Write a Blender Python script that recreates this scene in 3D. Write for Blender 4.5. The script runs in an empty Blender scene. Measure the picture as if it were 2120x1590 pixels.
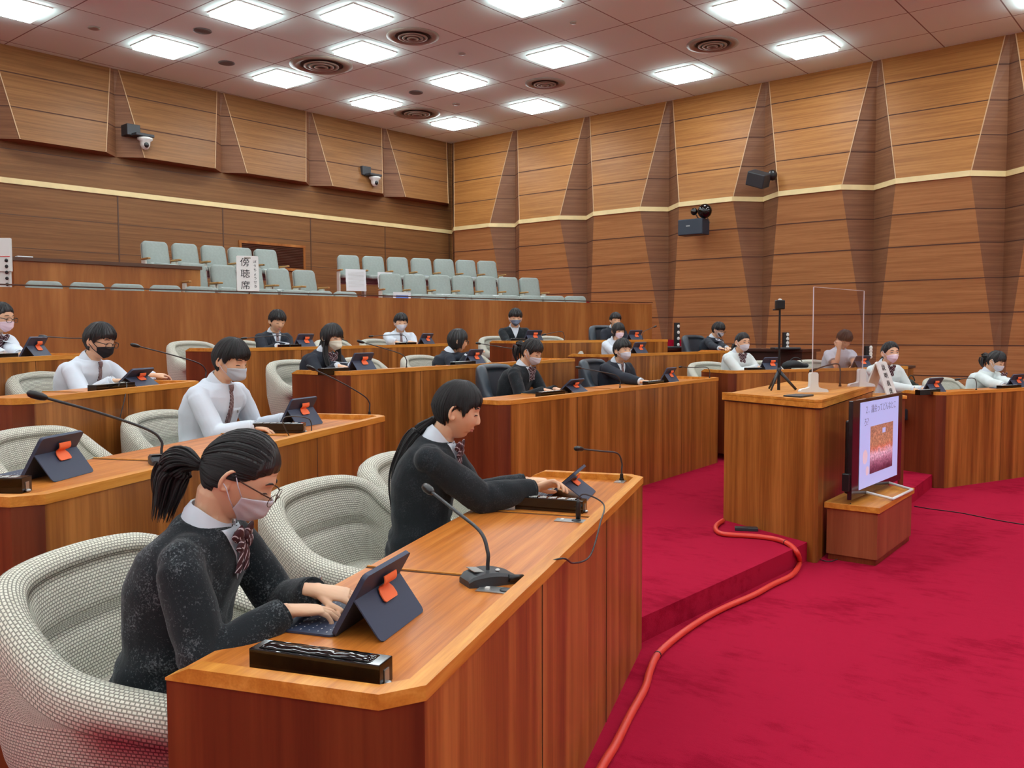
import bpy, bmesh, math, random
from mathutils import Vector, Matrix, Quaternion, noise
from mathutils.bvhtree import BVHTree
SC = bpy.context.scene
COL = SC.collection
rnd = random.Random(7)
pi = math.pi
# ------------------------------------------------------------------ camera
# world: X runs along the back wall, Y towards the back wall, Z up, origin on the lower floor below the camera
YAW = math.radians(39.80); PITCH = math.radians(3.3485); ROLL = math.radians(-0.174)
CZ = 1.55; F = 1809.27
rt = Vector((math.sin(YAW), -math.cos(YAW), 0)); fh = Vector((math.cos(YAW), math.sin(YAW), 0)); up = Vector((0, 0, 1))
fw = fh * math.cos(PITCH) - up * math.sin(PITCH)
uu = fh * math.sin(PITCH) + up * math.cos(PITCH)
r2 = rt * math.cos(ROLL) + uu * math.sin(ROLL); u2 = -rt * math.sin(ROLL) + uu * math.cos(ROLL)
cam = bpy.data.cameras.new('camera'); camo = bpy.data.objects.new('camera', cam); COL.objects.link(camo)
camo.matrix_world = Matrix(((r2.x, u2.x, -fw.x, 0), (r2.y, u2.y, -fw.y, 0), (r2.z, u2.z, -fw.z, CZ), (0, 0, 0, 1)))
cam.sensor_width = 36; cam.lens = F / 2120 * 36; cam.clip_start = .05; cam.clip_end = 200
SC.camera = camo
def ray(px, py):
    return fw + r2 * ((px - 1060) / F) - u2 * ((py - 795) / F)
def at(px, py, z):                       # the point at height z seen at a pixel of the photograph
    d = ray(px, py); t = (z - CZ) / d.z
    return Vector((d.x * t, d.y * t, z))
def at_d(px, py, dist):                  # the point at a given depth
    d = ray(px, py); return Vector((0, 0, CZ)) + d * dist
def at_n(px, py, n, c):                  # the point on the vertical plane n.p = c
    d = ray(px, py); t = (c - n.z * CZ) / d.dot(n); return Vector((0, 0, CZ)) + d * t
# ------------------------------------------------------------------ world, colour management
w = bpy.data.worlds.new('world'); SC.world = w; w.use_nodes = True
w.node_tree.nodes['Background'].inputs[0].default_value = (.75, .8, .9, 1)
w.node_tree.nodes['Background'].inputs[1].default_value = .05
SC.view_settings.view_transform = 'Standard'; SC.view_settings.look = 'None'
SC.view_settings.exposure = 1.6; SC.view_settings.gamma = 1.0; SC.view_settings.use_curve_mapping = False
PANEL_E = 7.0
# ------------------------------------------------------------------ materials
def srgb(r, g, b):
    f = lambda c: (c / 255) / 12.92 if c / 255 <= .04045 else ((c / 255 + .055) / 1.055) ** 2.4
    return (f(r), f(g), f(b), 1)
def new_mat(name):
    m = bpy.data.materials.new(name); m.use_nodes = True
    return m, m.node_tree, m.node_tree.nodes['Principled BSDF']
def plain(name, col, rough=.5, metal=0, spec=.5, bump=0, bscale=300, emit=0, coat=0, sheen=0, var=0, vscale=8):
    m, nt, b = new_mat(name)
    b.inputs['Base Color'].default_value = col; b.inputs['Roughness'].default_value = rough
    b.inputs['Metallic'].default_value = metal; b.inputs['Specular IOR Level'].default_value = spec
    b.inputs['Coat Weight'].default_value = coat; b.inputs['Sheen Weight'].default_value = sheen
    if emit:
        b.inputs['Emission Color'].default_value = col; b.inputs['Emission Strength'].default_value = emit
    if bump or var:
        tc = nt.nodes.new('ShaderNodeTexCoord')
    if bump:
        n = nt.nodes.new('ShaderNodeTexNoise'); n.inputs['Scale'].default_value = bscale; n.inputs['Detail'].default_value = 3
        nt.links.new(tc.outputs['Object'], n.inputs['Vector'])
        bp = nt.nodes.new('ShaderNodeBump'); bp.inputs['Strength'].default_value = bump; bp.inputs['Distance'].default_value = .004
        nt.links.new(n.outputs[0], bp.inputs['Height']); nt.links.new(bp.outputs[0], b.inputs['Normal'])
    if var:
        n2 = nt.nodes.new('ShaderNodeTexNoise'); n2.inputs['Scale'].default_value = vscale; n2.inputs['Detail'].default_value = 4
        nt.links.new(tc.outputs['Object'], n2.inputs['Vector'])
        cr = nt.nodes.new('ShaderNodeValToRGB'); cr.color_ramp.elements[0].position = .3; cr.color_ramp.elements[1].position = .7
        cr.color_ramp.elements[0].color = tuple(c * (1 - var) for c in col[:3]) + (1,)
        cr.color_ramp.elements[1].color = tuple(min(1, c * (1 + var)) for c in col[:3]) + (1,)
        nt.links.new(n2.outputs[0], cr.inputs[0]); nt.links.new(cr.outputs[0], b.inputs['Base Color'])
    return m
def wood(name, dark, mid, light, scale, rough=.35, fine=1.0, coat=.15, band=1.0, tile=None):
    # scale = frequency along x, y, z of the object; the low one is the grain direction
    m, nt, b = new_mat(name); N = nt.nodes; Lk = nt.links
    tc = N.new('ShaderNodeTexCoord'); mp = N.new('ShaderNodeMapping'); mp.inputs['Scale'].default_value = scale
    Lk.new(tc.outputs['Object'], mp.inputs['Vector'])
    n1 = N.new('ShaderNodeTexNoise'); n1.inputs['Scale'].default_value = 1.0; n1.inputs['Detail'].default_value = 3; n1.inputs['Roughness'].default_value = .55
    n1.inputs['Distortion'].default_value = .4
    Lk.new(mp.outputs[0], n1.inputs['Vector'])
    n2 = N.new('ShaderNodeTexNoise'); n2.inputs['Scale'].default_value = 9.0; n2.inputs['Detail'].default_value = 4
    Lk.new(mp.outputs[0], n2.inputs['Vector'])
    cr = N.new('ShaderNodeValToRGB'); e = cr.color_ramp.elements
    e[0].position = .28; e[0].color = dark; e[1].position = .72; e[1].color = light
    x = cr.color_ramp.elements.new(.5); x.color = mid
    mx = N.new('ShaderNodeMath'); mx.operation = 'MULTIPLY_ADD'; mx.inputs[1].default_value = .35 * fine; 
    sb = N.new('ShaderNodeMath'); sb.operation = 'SUBTRACT'; sb.inputs[1].default_value = .5
    Lk.new(n2.outputs[0], sb.inputs[0]); Lk.new(sb.outputs[0], mx.inputs[0]); Lk.new(n1.outputs[0], mx.inputs[2])
    Lk.new(mx.outputs[0], cr.inputs[0]); Lk.new(cr.outputs[0], b.inputs['Base Color'])
    b.inputs['Roughness'].default_value = rough; b.inputs['Coat Weight'].default_value = coat; b.inputs['Coat Roughness'].default_value = .2; b.inputs['Specular IOR Level'].default_value = .3
    bp = N.new('ShaderNodeBump'); bp.inputs['Strength'].default_value = .08; bp.inputs['Distance'].default_value = .002
    Lk.new(n2.outputs[0], bp.inputs['Height']); Lk.new(bp.outputs[0], b.inputs['Normal'])
    return m
M = {}
M['desk_v'] = wood('desk_veneer_vertical', srgb(112, 62, 24), srgb(148, 88, 36), srgb(184, 118, 56), (9, 9, .35), rough=.3, coat=.2)
M['desk_side'] = wood('desk_veneer_shaded_side', srgb(92, 38, 18), srgb(112, 50, 24), srgb(130, 64, 32), (9, 9, .35), rough=.38)  # darker, redder copy of the front veneer; dim light put into the colour
M['desk_top'] = wood('desk_top_veneer', srgb(168, 92, 32), srgb(196, 116, 46), srgb(212, 136, 62), (.8, 30, 30), rough=.36, coat=0)
M['desk_rim'] = wood('desk_rim_wood', srgb(186, 112, 36), srgb(206, 134, 50), srgb(224, 156, 70), (1.5, 20, 20), rough=.4, coat=.05)
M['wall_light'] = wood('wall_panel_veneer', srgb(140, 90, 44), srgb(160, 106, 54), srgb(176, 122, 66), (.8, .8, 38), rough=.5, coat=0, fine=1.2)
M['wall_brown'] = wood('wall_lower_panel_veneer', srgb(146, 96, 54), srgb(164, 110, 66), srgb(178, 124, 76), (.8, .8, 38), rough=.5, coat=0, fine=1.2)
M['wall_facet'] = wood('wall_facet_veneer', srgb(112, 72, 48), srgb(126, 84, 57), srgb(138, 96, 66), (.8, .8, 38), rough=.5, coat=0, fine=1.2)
M['wall_recess'] = wood('wall_recess_veneer', srgb(110, 72, 40), srgb(124, 84, 48), srgb(136, 94, 56), (.8, .8, 38), rough=.5, coat=0)
M['wall_light_back'] = wood('wall_back_upper_veneer_dimmed', srgb(118, 78, 42), srgb(134, 90, 50), srgb(148, 102, 60), (.8, .8, 38), rough=.5, coat=0, fine=1.2)  # darker copy of the panel veneer; back wall's dimness put into the colour
M['panel_edge'] = plain('pale_panel_edging', srgb(196, 160, 120), .5)
M['gallery_v'] = wood('gallery_front_veneer', srgb(134, 78, 34), srgb(154, 94, 44), srgb(176, 116, 60), (3.2, 3.2, .3), rough=.4)
M['dark_trim'] = plain('dark_wood_trim', srgb(84, 54, 36), .45)
M['cream'] = plain('cream_wood_strip', srgb(226, 204, 150), .4, var=.06, vscale=5)
M['groove'] = plain('dark_groove', srgb(76, 44, 30), .8)
M['black'] = plain('black_plastic', srgb(20, 20, 22), .35)
M['gloss'] = plain('glossy_black_acrylic', srgb(8, 8, 9), .08, spec=.6)
M['charc'] = plain('charcoal_plastic', srgb(48, 50, 54), .45, bump=.1)
M['metal'] = plain('brushed_metal', srgb(170, 172, 172), .35, metal=.8)
M['white'] = plain('white_plastic', srgb(216, 216, 212), .4)
M['paper'] = plain('white_paper', srgb(214, 218, 220), .8)
M['blue'] = plain('blue_label', srgb(90, 120, 190), .7)
M['ink'] = plain('black_ink', srgb(30, 30, 34), .8)
M['navy'] = plain('navy_tablet_case', srgb(50, 60, 84), .55, bump=.15, bscale=900)
M['screen_off'] = plain('dark_tablet_screen', srgb(30, 28, 30), .1)
M['orange'] = plain('orange_felt_clip', srgb(246, 116, 66), .7, bump=.1, bscale=600)
M['leather'] = plain('dark_blue_grey_leather', srgb(52, 62, 72), .42, bump=.12, bscale=120)
M['leather_black'] = plain('black_leather', srgb(30, 32, 38), .4, bump=.12, bscale=120)
M['seat_cloth'] = plain('pale_green_grey_seat_cloth', srgb(142, 150, 145), .85, bump=.2, bscale=500, var=.05, vscale=30)
M['armrest'] = plain('light_wood_armrest', srgb(170, 126, 70), .45)
M['seat_shell'] = plain('off_white_seat_shell', srgb(206, 208, 196), .5)
M['redpipe'] = plain('red_orange_cable_tube', srgb(216, 60, 46), .4)
def carpet():
    m, nt, b = new_mat('crimson_carpet'); N = nt.nodes; Lk = nt.links
    tc = N.new('ShaderNodeTexCoord')
    n1 = N.new('ShaderNodeTexNoise'); n1.inputs['Scale'].default_value = 1.6; n1.inputs['Detail'].default_value = 5; n1.inputs['Roughness'].default_value = .65
    n2 = N.new('ShaderNodeTexNoise'); n2.inputs['Scale'].default_value = 260; n2.inputs['Detail'].default_value = 2
    n3 = N.new('ShaderNodeTexNoise'); n3.inputs['Scale'].default_value = 14; n3.inputs['Detail'].default_value = 5; n3.inputs['Roughness'].default_value = .7
    mp3 = N.new('ShaderNodeMapping'); mp3.inputs['Scale'].default_value = (1, .35, 1); mp3.inputs['Rotation'].default_value = (0, 0, .6)
    Lk.new(tc.outputs['Object'], mp3.inputs[0]); Lk.new(mp3.outputs[0], n3.inputs['Vector'])
    for n in (n1, n2): Lk.new(tc.outputs['Object'], n.inputs['Vector'])
    a = N.new('ShaderNodeMath'); a.operation = 'MULTIPLY_ADD'; a.inputs[1].default_value = .35; Lk.new(n2.outputs[0], a.inputs[0]); Lk.new(n1.outputs[0], a.inputs[2])
    a2 = N.new('ShaderNodeMath'); a2.operation = 'MULTIPLY_ADD'; a2.inputs[1].default_value = .7; Lk.new(n3.outputs[0], a2.inputs[0]); Lk.new(a.outputs[0], a2.inputs[2])
    cr = N.new('ShaderNodeValToRGB'); e = cr.color_ramp.elements
    e[0].position = .7; e[0].color = (.23, .004, .019, 1); e[1].position = 1.0; e[1].color = (.38, .010, .038, 1)
    x = e.new(.86); x.color = (.30, .006, .027, 1)
    Lk.new(a2.outputs[0], cr.inputs[0]); Lk.new(cr.outputs[0], b.inputs['Base Color'])
    b.inputs['Roughness'].default_value = .95; b.inputs['Specular IOR Level'].default_value = .03
    bp = N.new('ShaderNodeBump'); bp.inputs['Strength'].default_value = .5; bp.inputs['Distance'].default_value = .01
    Lk.new(a2.outputs[0], bp.inputs['Height']); Lk.new(bp.outputs[0], b.inputs['Normal'])
    return m
M['carpet'] = carpet()
def weave():
    m, nt, b = new_mat('houndstooth_chair_weave'); N = nt.nodes; Lk = nt.links
    uv = N.new('ShaderNodeUVMap'); uv.uv_map = 'uv'
    br = N.new('ShaderNodeTexBrick'); br.inputs['Scale'].default_value = 1.0
    br.offset = .5; br.inputs['Brick Width'].default_value = .013; br.inputs['Row Height'].default_value = .0095
    br.inputs['Mortar Size'].default_value = .0022; br.inputs['Mortar Smooth'].default_value = .6; br.inputs['Bias'].default_value = 0
    br.inputs['Color1'].default_value = srgb(234, 232, 218); br.inputs['Color2'].default_value = srgb(226, 224, 208)
    br.inputs['Mortar'].default_value = srgb(150, 148, 136)
    ds = N.new('ShaderNodeVectorMath'); ds.operation = 'ADD'
    nn = N.new('ShaderNodeTexNoise'); nn.inputs['Scale'].default_value = 60; Lk.new(uv.outputs[0], nn.inputs['Vector'])
    sc = N.new('ShaderNodeVectorMath'); sc.operation = 'SCALE'; sc.inputs['Scale'].default_value = .003
    Lk.new(nn.outputs['Color'], sc.inputs[0]); Lk.new(uv.outputs[0], ds.inputs[0]); Lk.new(sc.outputs[0], ds.inputs[1])
    Lk.new(ds.outputs[0], br.inputs['Vector']); Lk.new(br.outputs['Color'], b.inputs['Base Color'])
    inv = N.new('ShaderNodeMath'); inv.operation = 'SUBTRACT'; inv.inputs[0].default_value = 1; Lk.new(br.outputs['Fac'], inv.inputs[1])
    bp = N.new('ShaderNodeBump'); bp.inputs['Strength'].default_value = .7; bp.inputs['Distance'].default_value = .003
    Lk.new(inv.outputs[0], bp.inputs['Height']); Lk.new(bp.outputs[0], b.inputs['Normal'])
    b.inputs['Roughness'].default_value = .9; b.inputs['Specular IOR Level'].default_value = .15
    return m
M['weave'] = weave()
def knit(name, col, spk, amt=.5):
    m, nt, b = new_mat(name); N = nt.nodes; Lk = nt.links
    tc = N.new('ShaderNodeTexCoord')
    n1 = N.new('ShaderNodeTexNoise'); n1.inputs['Scale'].default_value = 170; n1.inputs['Detail'].default_value = 3; n1.inputs['Roughness'].default_value = .8
    n2 = N.new('ShaderNodeTexNoise'); n2.inputs['Scale'].default_value = 14; n2.inputs['Detail'].default_value = 3
    for n in (n1, n2): Lk.new(tc.outputs['Object'], n.inputs['Vector'])
    a = N.new('ShaderNodeMath'); a.operation = 'MULTIPLY_ADD'; a.inputs[1].default_value = .5; Lk.new(n2.outputs[0], a.inputs[0]); Lk.new(n1.outputs[0], a.inputs[2])
    cr = N.new('ShaderNodeValToRGB'); e = cr.color_ramp.elements
    e[0].position = .80; e[0].color = col; e[1].position = 1.04 if False else 1.0; e[1].color = spk
    Lk.new(a.outputs[0], cr.inputs[0]); Lk.new(cr.outputs[0], b.inputs['Base Color'])
    b.inputs['Roughness'].default_value = .95; b.inputs['Specular IOR Level'].default_value = .1; b.inputs['Sheen Weight'].default_value = amt * .3
    bp = N.new('ShaderNodeBump'); bp.inputs['Strength'].default_value = .35; bp.inputs['Distance'].default_value = .003
    Lk.new(n1.outputs[0], bp.inputs['Height']); Lk.new(bp.outputs[0], b.inputs['Normal'])
    return m
M['knit_heather'] = knit('charcoal_heather_knit', srgb(34, 38, 42), srgb(112, 118, 122))
M['knit'] = knit('charcoal_knit', srgb(36, 40, 44), srgb(62, 67, 72))
M['shirt'] = plain('white_shirt_cotton', srgb(210, 219, 230), .8, bump=.05, bscale=400)
M['vest'] = plain('off_white_knit_vest', srgb(212, 221, 221), .9, bump=.2, bscale=300)
M['blazer'] = plain('navy_blazer_wool', srgb(30, 36, 48), .85, bump=.1, bscale=500)
M['skirt'] = plain('dark_skirt_wool', srgb(34, 34, 40), .9)
M['skin'] = plain('skin', srgb(224, 180, 148), .5, spec=.35)
M['skin'].node_tree.nodes['Principled BSDF'].inputs['Subsurface Weight'].default_value = .12
M['skin'].node_tree.nodes['Principled BSDF'].inputs['Subsurface Radius'].default_value = (.01, .004, .002)
M['bronze'] = plain('bronze_spectacle_metal', srgb(86, 64, 54), .3, metal=.6)
M['shoe'] = plain('black_shoe_leather', srgb(22, 22, 24), .4)
M['sock'] = plain('dark_sock', srgb(30, 30, 36), .9)
M['lip'] = plain('lip', srgb(184, 116, 104), .45)
M['nail'] = plain('nail', srgb(228, 186, 168), .3)
def hairmat():
    m, nt, b = new_mat('black_hair'); N = nt.nodes; Lk = nt.links
    b.inputs['Base Color'].default_value = srgb(22, 20, 22); b.inputs['Roughness'].default_value = .42; b.inputs['Specular IOR Level'].default_value = .6
    uv = N.new('ShaderNodeUVMap'); uv.uv_map = 'uv'
    mp = N.new('ShaderNodeMapping'); mp.inputs['Scale'].default_value = (90, 2.5, 1); Lk.new(uv.outputs[0], mp.inputs[0])
    n = N.new('ShaderNodeTexNoise'); n.inputs['Scale'].default_value = 1; n.inputs['Detail'].default_value = 4; Lk.new(mp.outputs[0], n.inputs['Vector'])
    bp = N.new('ShaderNodeBump'); bp.inputs['Strength'].default_value = .7; bp.inputs['Distance'].default_value = .004
    Lk.new(n.outputs[0], bp.inputs['Height']); Lk.new(bp.outputs[0], b.inputs['Normal'])
    cr = N.new('ShaderNodeValToRGB'); cr.color_ramp.elements[0].color = srgb(14, 13, 15); cr.color_ramp.elements[1].color = srgb(44, 40, 42)
    cr.color_ramp.elements[0].position = .4; cr.color_ramp.elements[1].position = .75
    Lk.new(n.outputs[0], cr.inputs[0]); Lk.new(cr.outputs[0], b.inputs['Base Color'])
    return m
M['hair'] = hairmat()
M['lash'] = plain('dark_lash', srgb(26, 20, 18), .6)
M['eyewhite'] = plain('eye_white', srgb(226, 220, 214), .3)
M['mask'] = plain('white_mask_cloth', srgb(212, 212, 224), .85, bump=.05)
M['mask_pink'] = plain('pale_pink_mask_cloth', srgb(238, 218, 232), .85)
M['mask_grey'] = plain('pale_grey_mask_cloth', srgb(184, 194, 204), .85)
M['mask_blue'] = plain('slate_blue_mask_cloth', srgb(104, 118, 142), .85)
M['mask_black'] = plain('black_mask_cloth', srgb(22, 24, 32), .8)
M['mask_cream'] = plain('cream_mask_cloth', srgb(228, 224, 206), .85)
def stripes(name, base, line, freq, rot, lo=.9):
    m, nt, b = new_mat(name); N = nt.nodes; Lk = nt.links
    tc = N.new('ShaderNodeUVMap'); tc.uv_map = 'uv'; mp = N.new('ShaderNodeMapping'); mp.inputs['Rotation'].default_value = (0, 0, rot)
    Lk.new(tc.outputs[0], mp.inputs[0])
    wv = N.new('ShaderNodeTexWave'); wv.inputs['Scale'].default_value = freq; Lk.new(mp.outputs[0], wv.inputs[0])
    cr = N.new('ShaderNodeValToRGB'); cr.color_ramp.interpolation = 'CONSTANT'; e = cr.color_ramp.elements
    e[0].color = base; e[1].position = lo; e[1].color = line
    Lk.new(wv.outputs[0], cr.inputs[0]); Lk.new(cr.outputs[0], b.inputs['Base Color']); b.inputs['Roughness'].default_value = .6
    return m
M['ribbon'] = stripes('maroon_striped_ribbon', srgb(62, 22, 34), srgb(206, 196, 204), 1.6, 1.0, .93)
M['tie'] = stripes('maroon_striped_tie', srgb(78, 36, 42), srgb(216, 204, 204), 5, .8, .9)
def glassmat(name, tint, rough, alpha_t):
    m, nt, b = new_mat(name); N = nt.nodes; Lk = nt.links; out = N['Material Output']
    tr = N.new('ShaderNodeBsdfTransparent'); tr.inputs[0].default_value = tint
    gl = N.new('ShaderNodeBsdfGlossy'); gl.inputs['Roughness'].default_value = rough
    mx = N.new('ShaderNodeMixShader'); fr = N.new('ShaderNodeFresnel'); fr.inputs[0].default_value = 1.45
    mx.inputs[0].default_value = alpha_t; N.remove(fr); Lk.new(tr.outputs[0], mx.inputs[1]); Lk.new(gl.outputs[0], mx.inputs[2])
    Lk.new(mx.outputs[0], out.inputs[0]); return m
M['acrylic'] = glassmat('clear_acrylic', (.93, .9, .92, 1), .15, .16)
M['lens'] = glassmat('spectacle_lens', (.97, .97, .97, 1), .02, .08)
# ------------------------------------------------------------------ mesh helpers
class MB:
    def __init__(s): s.v = []; s.f = []; s.uv = {}; s.mi = []; s.cur = 0
    def add(s, vs, fs, uvs=None):
        o = len(s.v); s.v += [Vector(p) for p in vs]
        for k, f in enumerate(fs):
            if uvs: s.uv[len(s.f)] = uvs[k]
            s.f.append(tuple(i + o for i in f)); s.mi.append(s.cur)
    def box(s, c, size, rot=None, bev=0):
        hx, hy, hz = (d / 2 for d in size); c = Vector(c)
        if bev:
            bm = bmesh.new(); bmesh.ops.create_cube(bm, size=1)
            bmesh.ops.scale(bm, vec=size, verts=bm.verts)
            bmesh.ops.bevel(bm, geom=bm.edges[:], offset=min(bev, min(size) * .45), segments=2, profile=.5, affect='EDGES')
            bm.verts.index_update(); vs = [v.co.copy() for v in bm.verts]; fs = [[v.index for v in f.verts] for f in bm.faces]; bm.free()
        else:
            vs = [Vector((x, y, z)) for x in (-hx, hx) for y in (-hy, hy) for z in (-hz, hz)]
            fs = [(0, 1, 3, 2), (4, 6, 7, 5), (0, 4, 5, 1), (2, 3, 7, 6), (0, 2, 6, 4), (1, 5, 7, 3)]
        if rot: vs = [rot @ v for v in vs]
        s.add([v + c for v in vs], fs)
    def prism(s, poly, z0, z1):
        n = len(poly); vs = [(p[0], p[1], z0) for p in poly] + [(p[0], p[1], z1) for p in poly]
        a = sum(poly[i][0] * poly[(i + 1) % n][1] - poly[(i + 1) % n][0] * poly[i][1] for i in range(n))
        fs = [tuple(range(n))[::-1], tuple(range(n, 2 * n))] + [(i, (i + 1) % n, n + (i + 1) % n, n + i) for i in range(n)]
        if a < 0: fs = [f[::-1] for f in fs]
        s.add(vs, fs)
    def rings(s, rings, cap=True, closed=True, uvscale=None):
        n = len(rings[0]); vs = [p for r in rings for p in r]; fs = []; uvs = []
        m = len(rings)
        for i in range(m - 1):
            for j in range(n if closed else n - 1):
                k = (j + 1) % n; fs.append((i * n + j, i * n + k, (i + 1) * n + k, (i + 1) * n + j))
                u0, u1 = j / n, (j + 1) / n; uvs.append(((u0, i / m), (u1, i / m), (u1, (i + 1) / m), (u0, (i + 1) / m)))
        if cap and closed:
            fs.append(tuple(range(n))[::-1]); uvs.append(tuple((0, 0) for _ in range(n)))
            fs.append(tuple((m - 1) * n + j for j in range(n))); uvs.append(tuple((0, 1) for _ in range(n)))
        s.add(vs, fs, uvs)
    def tube(s, pts, rad, n=8, flat=1.0, ref=None, cap=True):
        pts = [Vector(p) for p in pts]
        if not hasattr(rad, '__len__'): rad = [rad] * len(pts)
        rings = []; prev = None
        for i, p in enumerate(pts):
            t = (pts[min(i + 1, len(pts) - 1)] - pts[max(i - 1, 0)])
            t = t.normalized() if t.length > 1e-9 else Vector((0, 0, 1))
            if prev is None:
                a = ref if ref else (Vector((0, 0, 1)) if abs(t.z) < .9 else Vector((1, 0, 0)))
                x = (a - t * a.dot(t)).normalized()
            else:
                x = (prev - t * prev.dot(t)).normalized()
            prev = x; y = t.cross(x)
            rings.append([p + (x * math.cos(2 * pi * k / n) * flat + y * math.sin(2 * pi * k / n)) * rad[i] for k in range(n)])
        s.rings(rings, cap)
    def ell(s, c, r, rot=None, nu=16, nv=10):
        c = Vector(c); rings = []
        for i in range(1, nv):
            th = pi * i / nv
            rings.append([Vector((r[0] * math.sin(th) * math.cos(2 * pi * j / nu), r[1] * math.sin(th) * math.sin(2 * pi * j / nu), -r[2] * math.cos(th))) for j in range(nu)])
        o = len(s.v); vs = [v for R_ in rings for v in R_] + [Vector((0, 0, -r[2])), Vector((0, 0, r[2]))]
        if rot: vs = [rot @ v for v in vs]
        fs = []
        for i in range(nv - 2):
            for j in range(nu):
                k = (j + 1) % nu; fs.append((i * nu + j, i * nu + k, (i + 1) * nu + k, (i + 1) * nu + j))
        b = (nv - 1) * nu
        for j in range(nu):
            k = (j + 1) % nu; fs.append((b, k, j)); fs.append((b + 1, (nv - 2) * nu + j, (nv - 2) * nu + k))
        s.add([v + c for v in vs], fs)
    def lathe(s, prof, c=(0, 0, 0), n=24, rot=None):
        rings = [[Vector((r * math.cos(2 * pi * j / n), r * math.sin(2 * pi * j / n), z)) for j in range(n)] for r, z in prof]
        if rot: rings = [[rot @ v for v in R_] for R_ in rings]
        c = Vector(c); s.rings([[v + c for v in R_] for R_ in rings])
    def xf(s, mat): s.v = [mat @ p for p in s.v]; return s
    def mesh(s, name, mats, smooth=False):
        me = bpy.data.meshes.new(name); me.from_pydata([tuple(p) for p in s.v], [], s.f)
        if not isinstance(mats, (list, tuple)): mats = [mats]
        for m in mats: me.materials.append(m)
        if s.uv:
            l = me.uv_layers.new(name='uv')
            for p in me.polygons:
                u = s.uv.get(p.index)
                if u:
                    for k, li in enumerate(p.loop_indices): l.data[li].uv = u[k]
        for p in me.polygons:
            p.material_index = s.mi[p.index]; p.use_smooth = smooth
        me.update(); return me
    def build(s, name, mats, parent=None, smooth=False, auto=None):
        me = s.mesh(name, mats, smooth or auto is not None); o = bpy.data.objects.new(name, me); COL.objects.link(o)
        if auto is not None: me.set_sharp_from_angle(angle=math.radians(auto))
        if parent: o.parent = parent
        return o
def tag(o, label=None, cat=None, group=None, kind=None):
    if label: o['label'] = label
    if cat: o['category'] = cat
    if group: o['group'] = group
    if kind: o['kind'] = kind
    return o
def empty(name, loc=(0, 0, 0), rz=0, label=None, cat=None, group=None, sc=1):
    o = bpy.data.objects.new(name, None); COL.objects.link(o); o.location = loc; o.rotation_euler = (0, 0, rz); o.scale = (sc, sc, sc)
    o.empty_display_size = .1
    return tag(o, label, cat, group)
def dup(root, loc, rz, label, group=None, sc=None):
    r = root.copy(); COL.objects.link(r); r.location = loc; r.rotation_euler = (0, 0, rz)
    if sc: r.scale = (sc, sc, sc)
    r['label'] = label
    if group: r['group'] = group
    for ch in list(root.children):
        c = ch.copy(); COL.objects.link(c); c.parent = r
        for g in list(ch.children):
            d = g.copy(); COL.objects.link(d); d.parent = c
    return r
def struct(o): o['kind'] = 'structure'; return o
def smooth_path(pts, k=6):
    pts = [Vector(p) for p in pts]; out = []
    P_ = [pts[0]] + pts + [pts[-1]]
    for i in range(1, len(P_) - 2):
        a, b, c, d = P_[i - 1:i + 3]
        for j in range(k):
            t = j / k; out.append(.5 * ((2 * b) + (c - a) * t + (2 * a - 5 * b + 4 * c - d) * t * t + (3 * b - a - 3 * c + d) * t ** 3))
    out.append(pts[-1]); return out
def text_obj(name, body, size, mat, loc, rot, parent=None, extr=.0005, align='CENTER'):
    c = bpy.data.curves.new(name, 'FONT'); c.body = body; c.size = size; c.align_x = align; c.align_y = 'CENTER'; c.extrude = extr
    o = bpy.data.objects.new(name, c); COL.objects.link(o)
    dg = bpy.context.evaluated_depsgraph_get(); me = bpy.data.meshes.new_from_object(o.evaluated_get(dg)); bpy.data.objects.remove(o)
    me.materials.clear(); me.materials.append(mat)
    o = bpy.data.objects.new(name, me); COL.objects.link(o); o.location = loc; o.rotation_euler = rot
    if parent: o.parent = parent
    return o
M['plaster'] = plain('off_white_plaster', srgb(214, 212, 204), .8)
# ------------------------------------------------------------------ the room
ZC = 6.278; XW = 16.05; YB = 15.34
def ybw(x): return YB + .035 * (15.96 - x)
mb = MB(); mb.prism([(-5, -9), (17, -9), (17, 17), (-5, 17)], -.2, 0); fl = mb.build('floor', M['carpet']); struct(fl)
# ceiling tiles
def ceilmat():
    m, nt, b = new_mat('ceiling_tile'); N = nt.nodes; Lk = nt.links
    tc = N.new('ShaderNodeTexCoord'); mp = N.new('ShaderNodeMapping'); Lk.new(tc.outputs['Object'], mp.inputs[0])
    T = 1.154
    mp.inputs['Location'].default_value = (-(1.61416 * 4.7278 - T / 2) / T, -(1.93656 * 4.7278 - T / 2) / T, 0); mp.inputs['Scale'].default_value = (1 / T, 1 / T, 1)
    br = N.new('ShaderNodeTexBrick'); br.offset = 0; br.inputs['Scale'].default_value = 1; br.inputs['Brick Width'].default_value = 1; br.inputs['Row Height'].default_value = 1
    br.inputs['Mortar Size'].default_value = .010; br.inputs['Mortar Smooth'].default_value = .3
    br.inputs['Color1'].default_value = srgb(226, 248, 244); br.inputs['Color2'].default_value = srgb(220, 243, 239); br.inputs['Mortar'].default_value = srgb(140, 134, 130)
    Lk.new(mp.outputs[0], br.inputs['Vector']); Lk.new(br.outputs['Color'], b.inputs['Base Color']); b.inputs['Roughness'].default_value = .9
    b.inputs['Specular IOR Level'].default_value = .1
    return m
mb = MB(); mb.box((6, 4, ZC + .1), (22, 26, .2)); struct(mb.build('ceiling', ceilmat()))
T1, T2 = .24328 * 4.7278, .24492 * 4.7278; A0, B0 = 1.61416 * 4.7278, 1.93656 * 4.7278
LS = .0809 * 4.7278
emit = plain('ceiling_light_diffuser', (.86, .975, 1, 1), .5, emit=PANEL_E)
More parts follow.
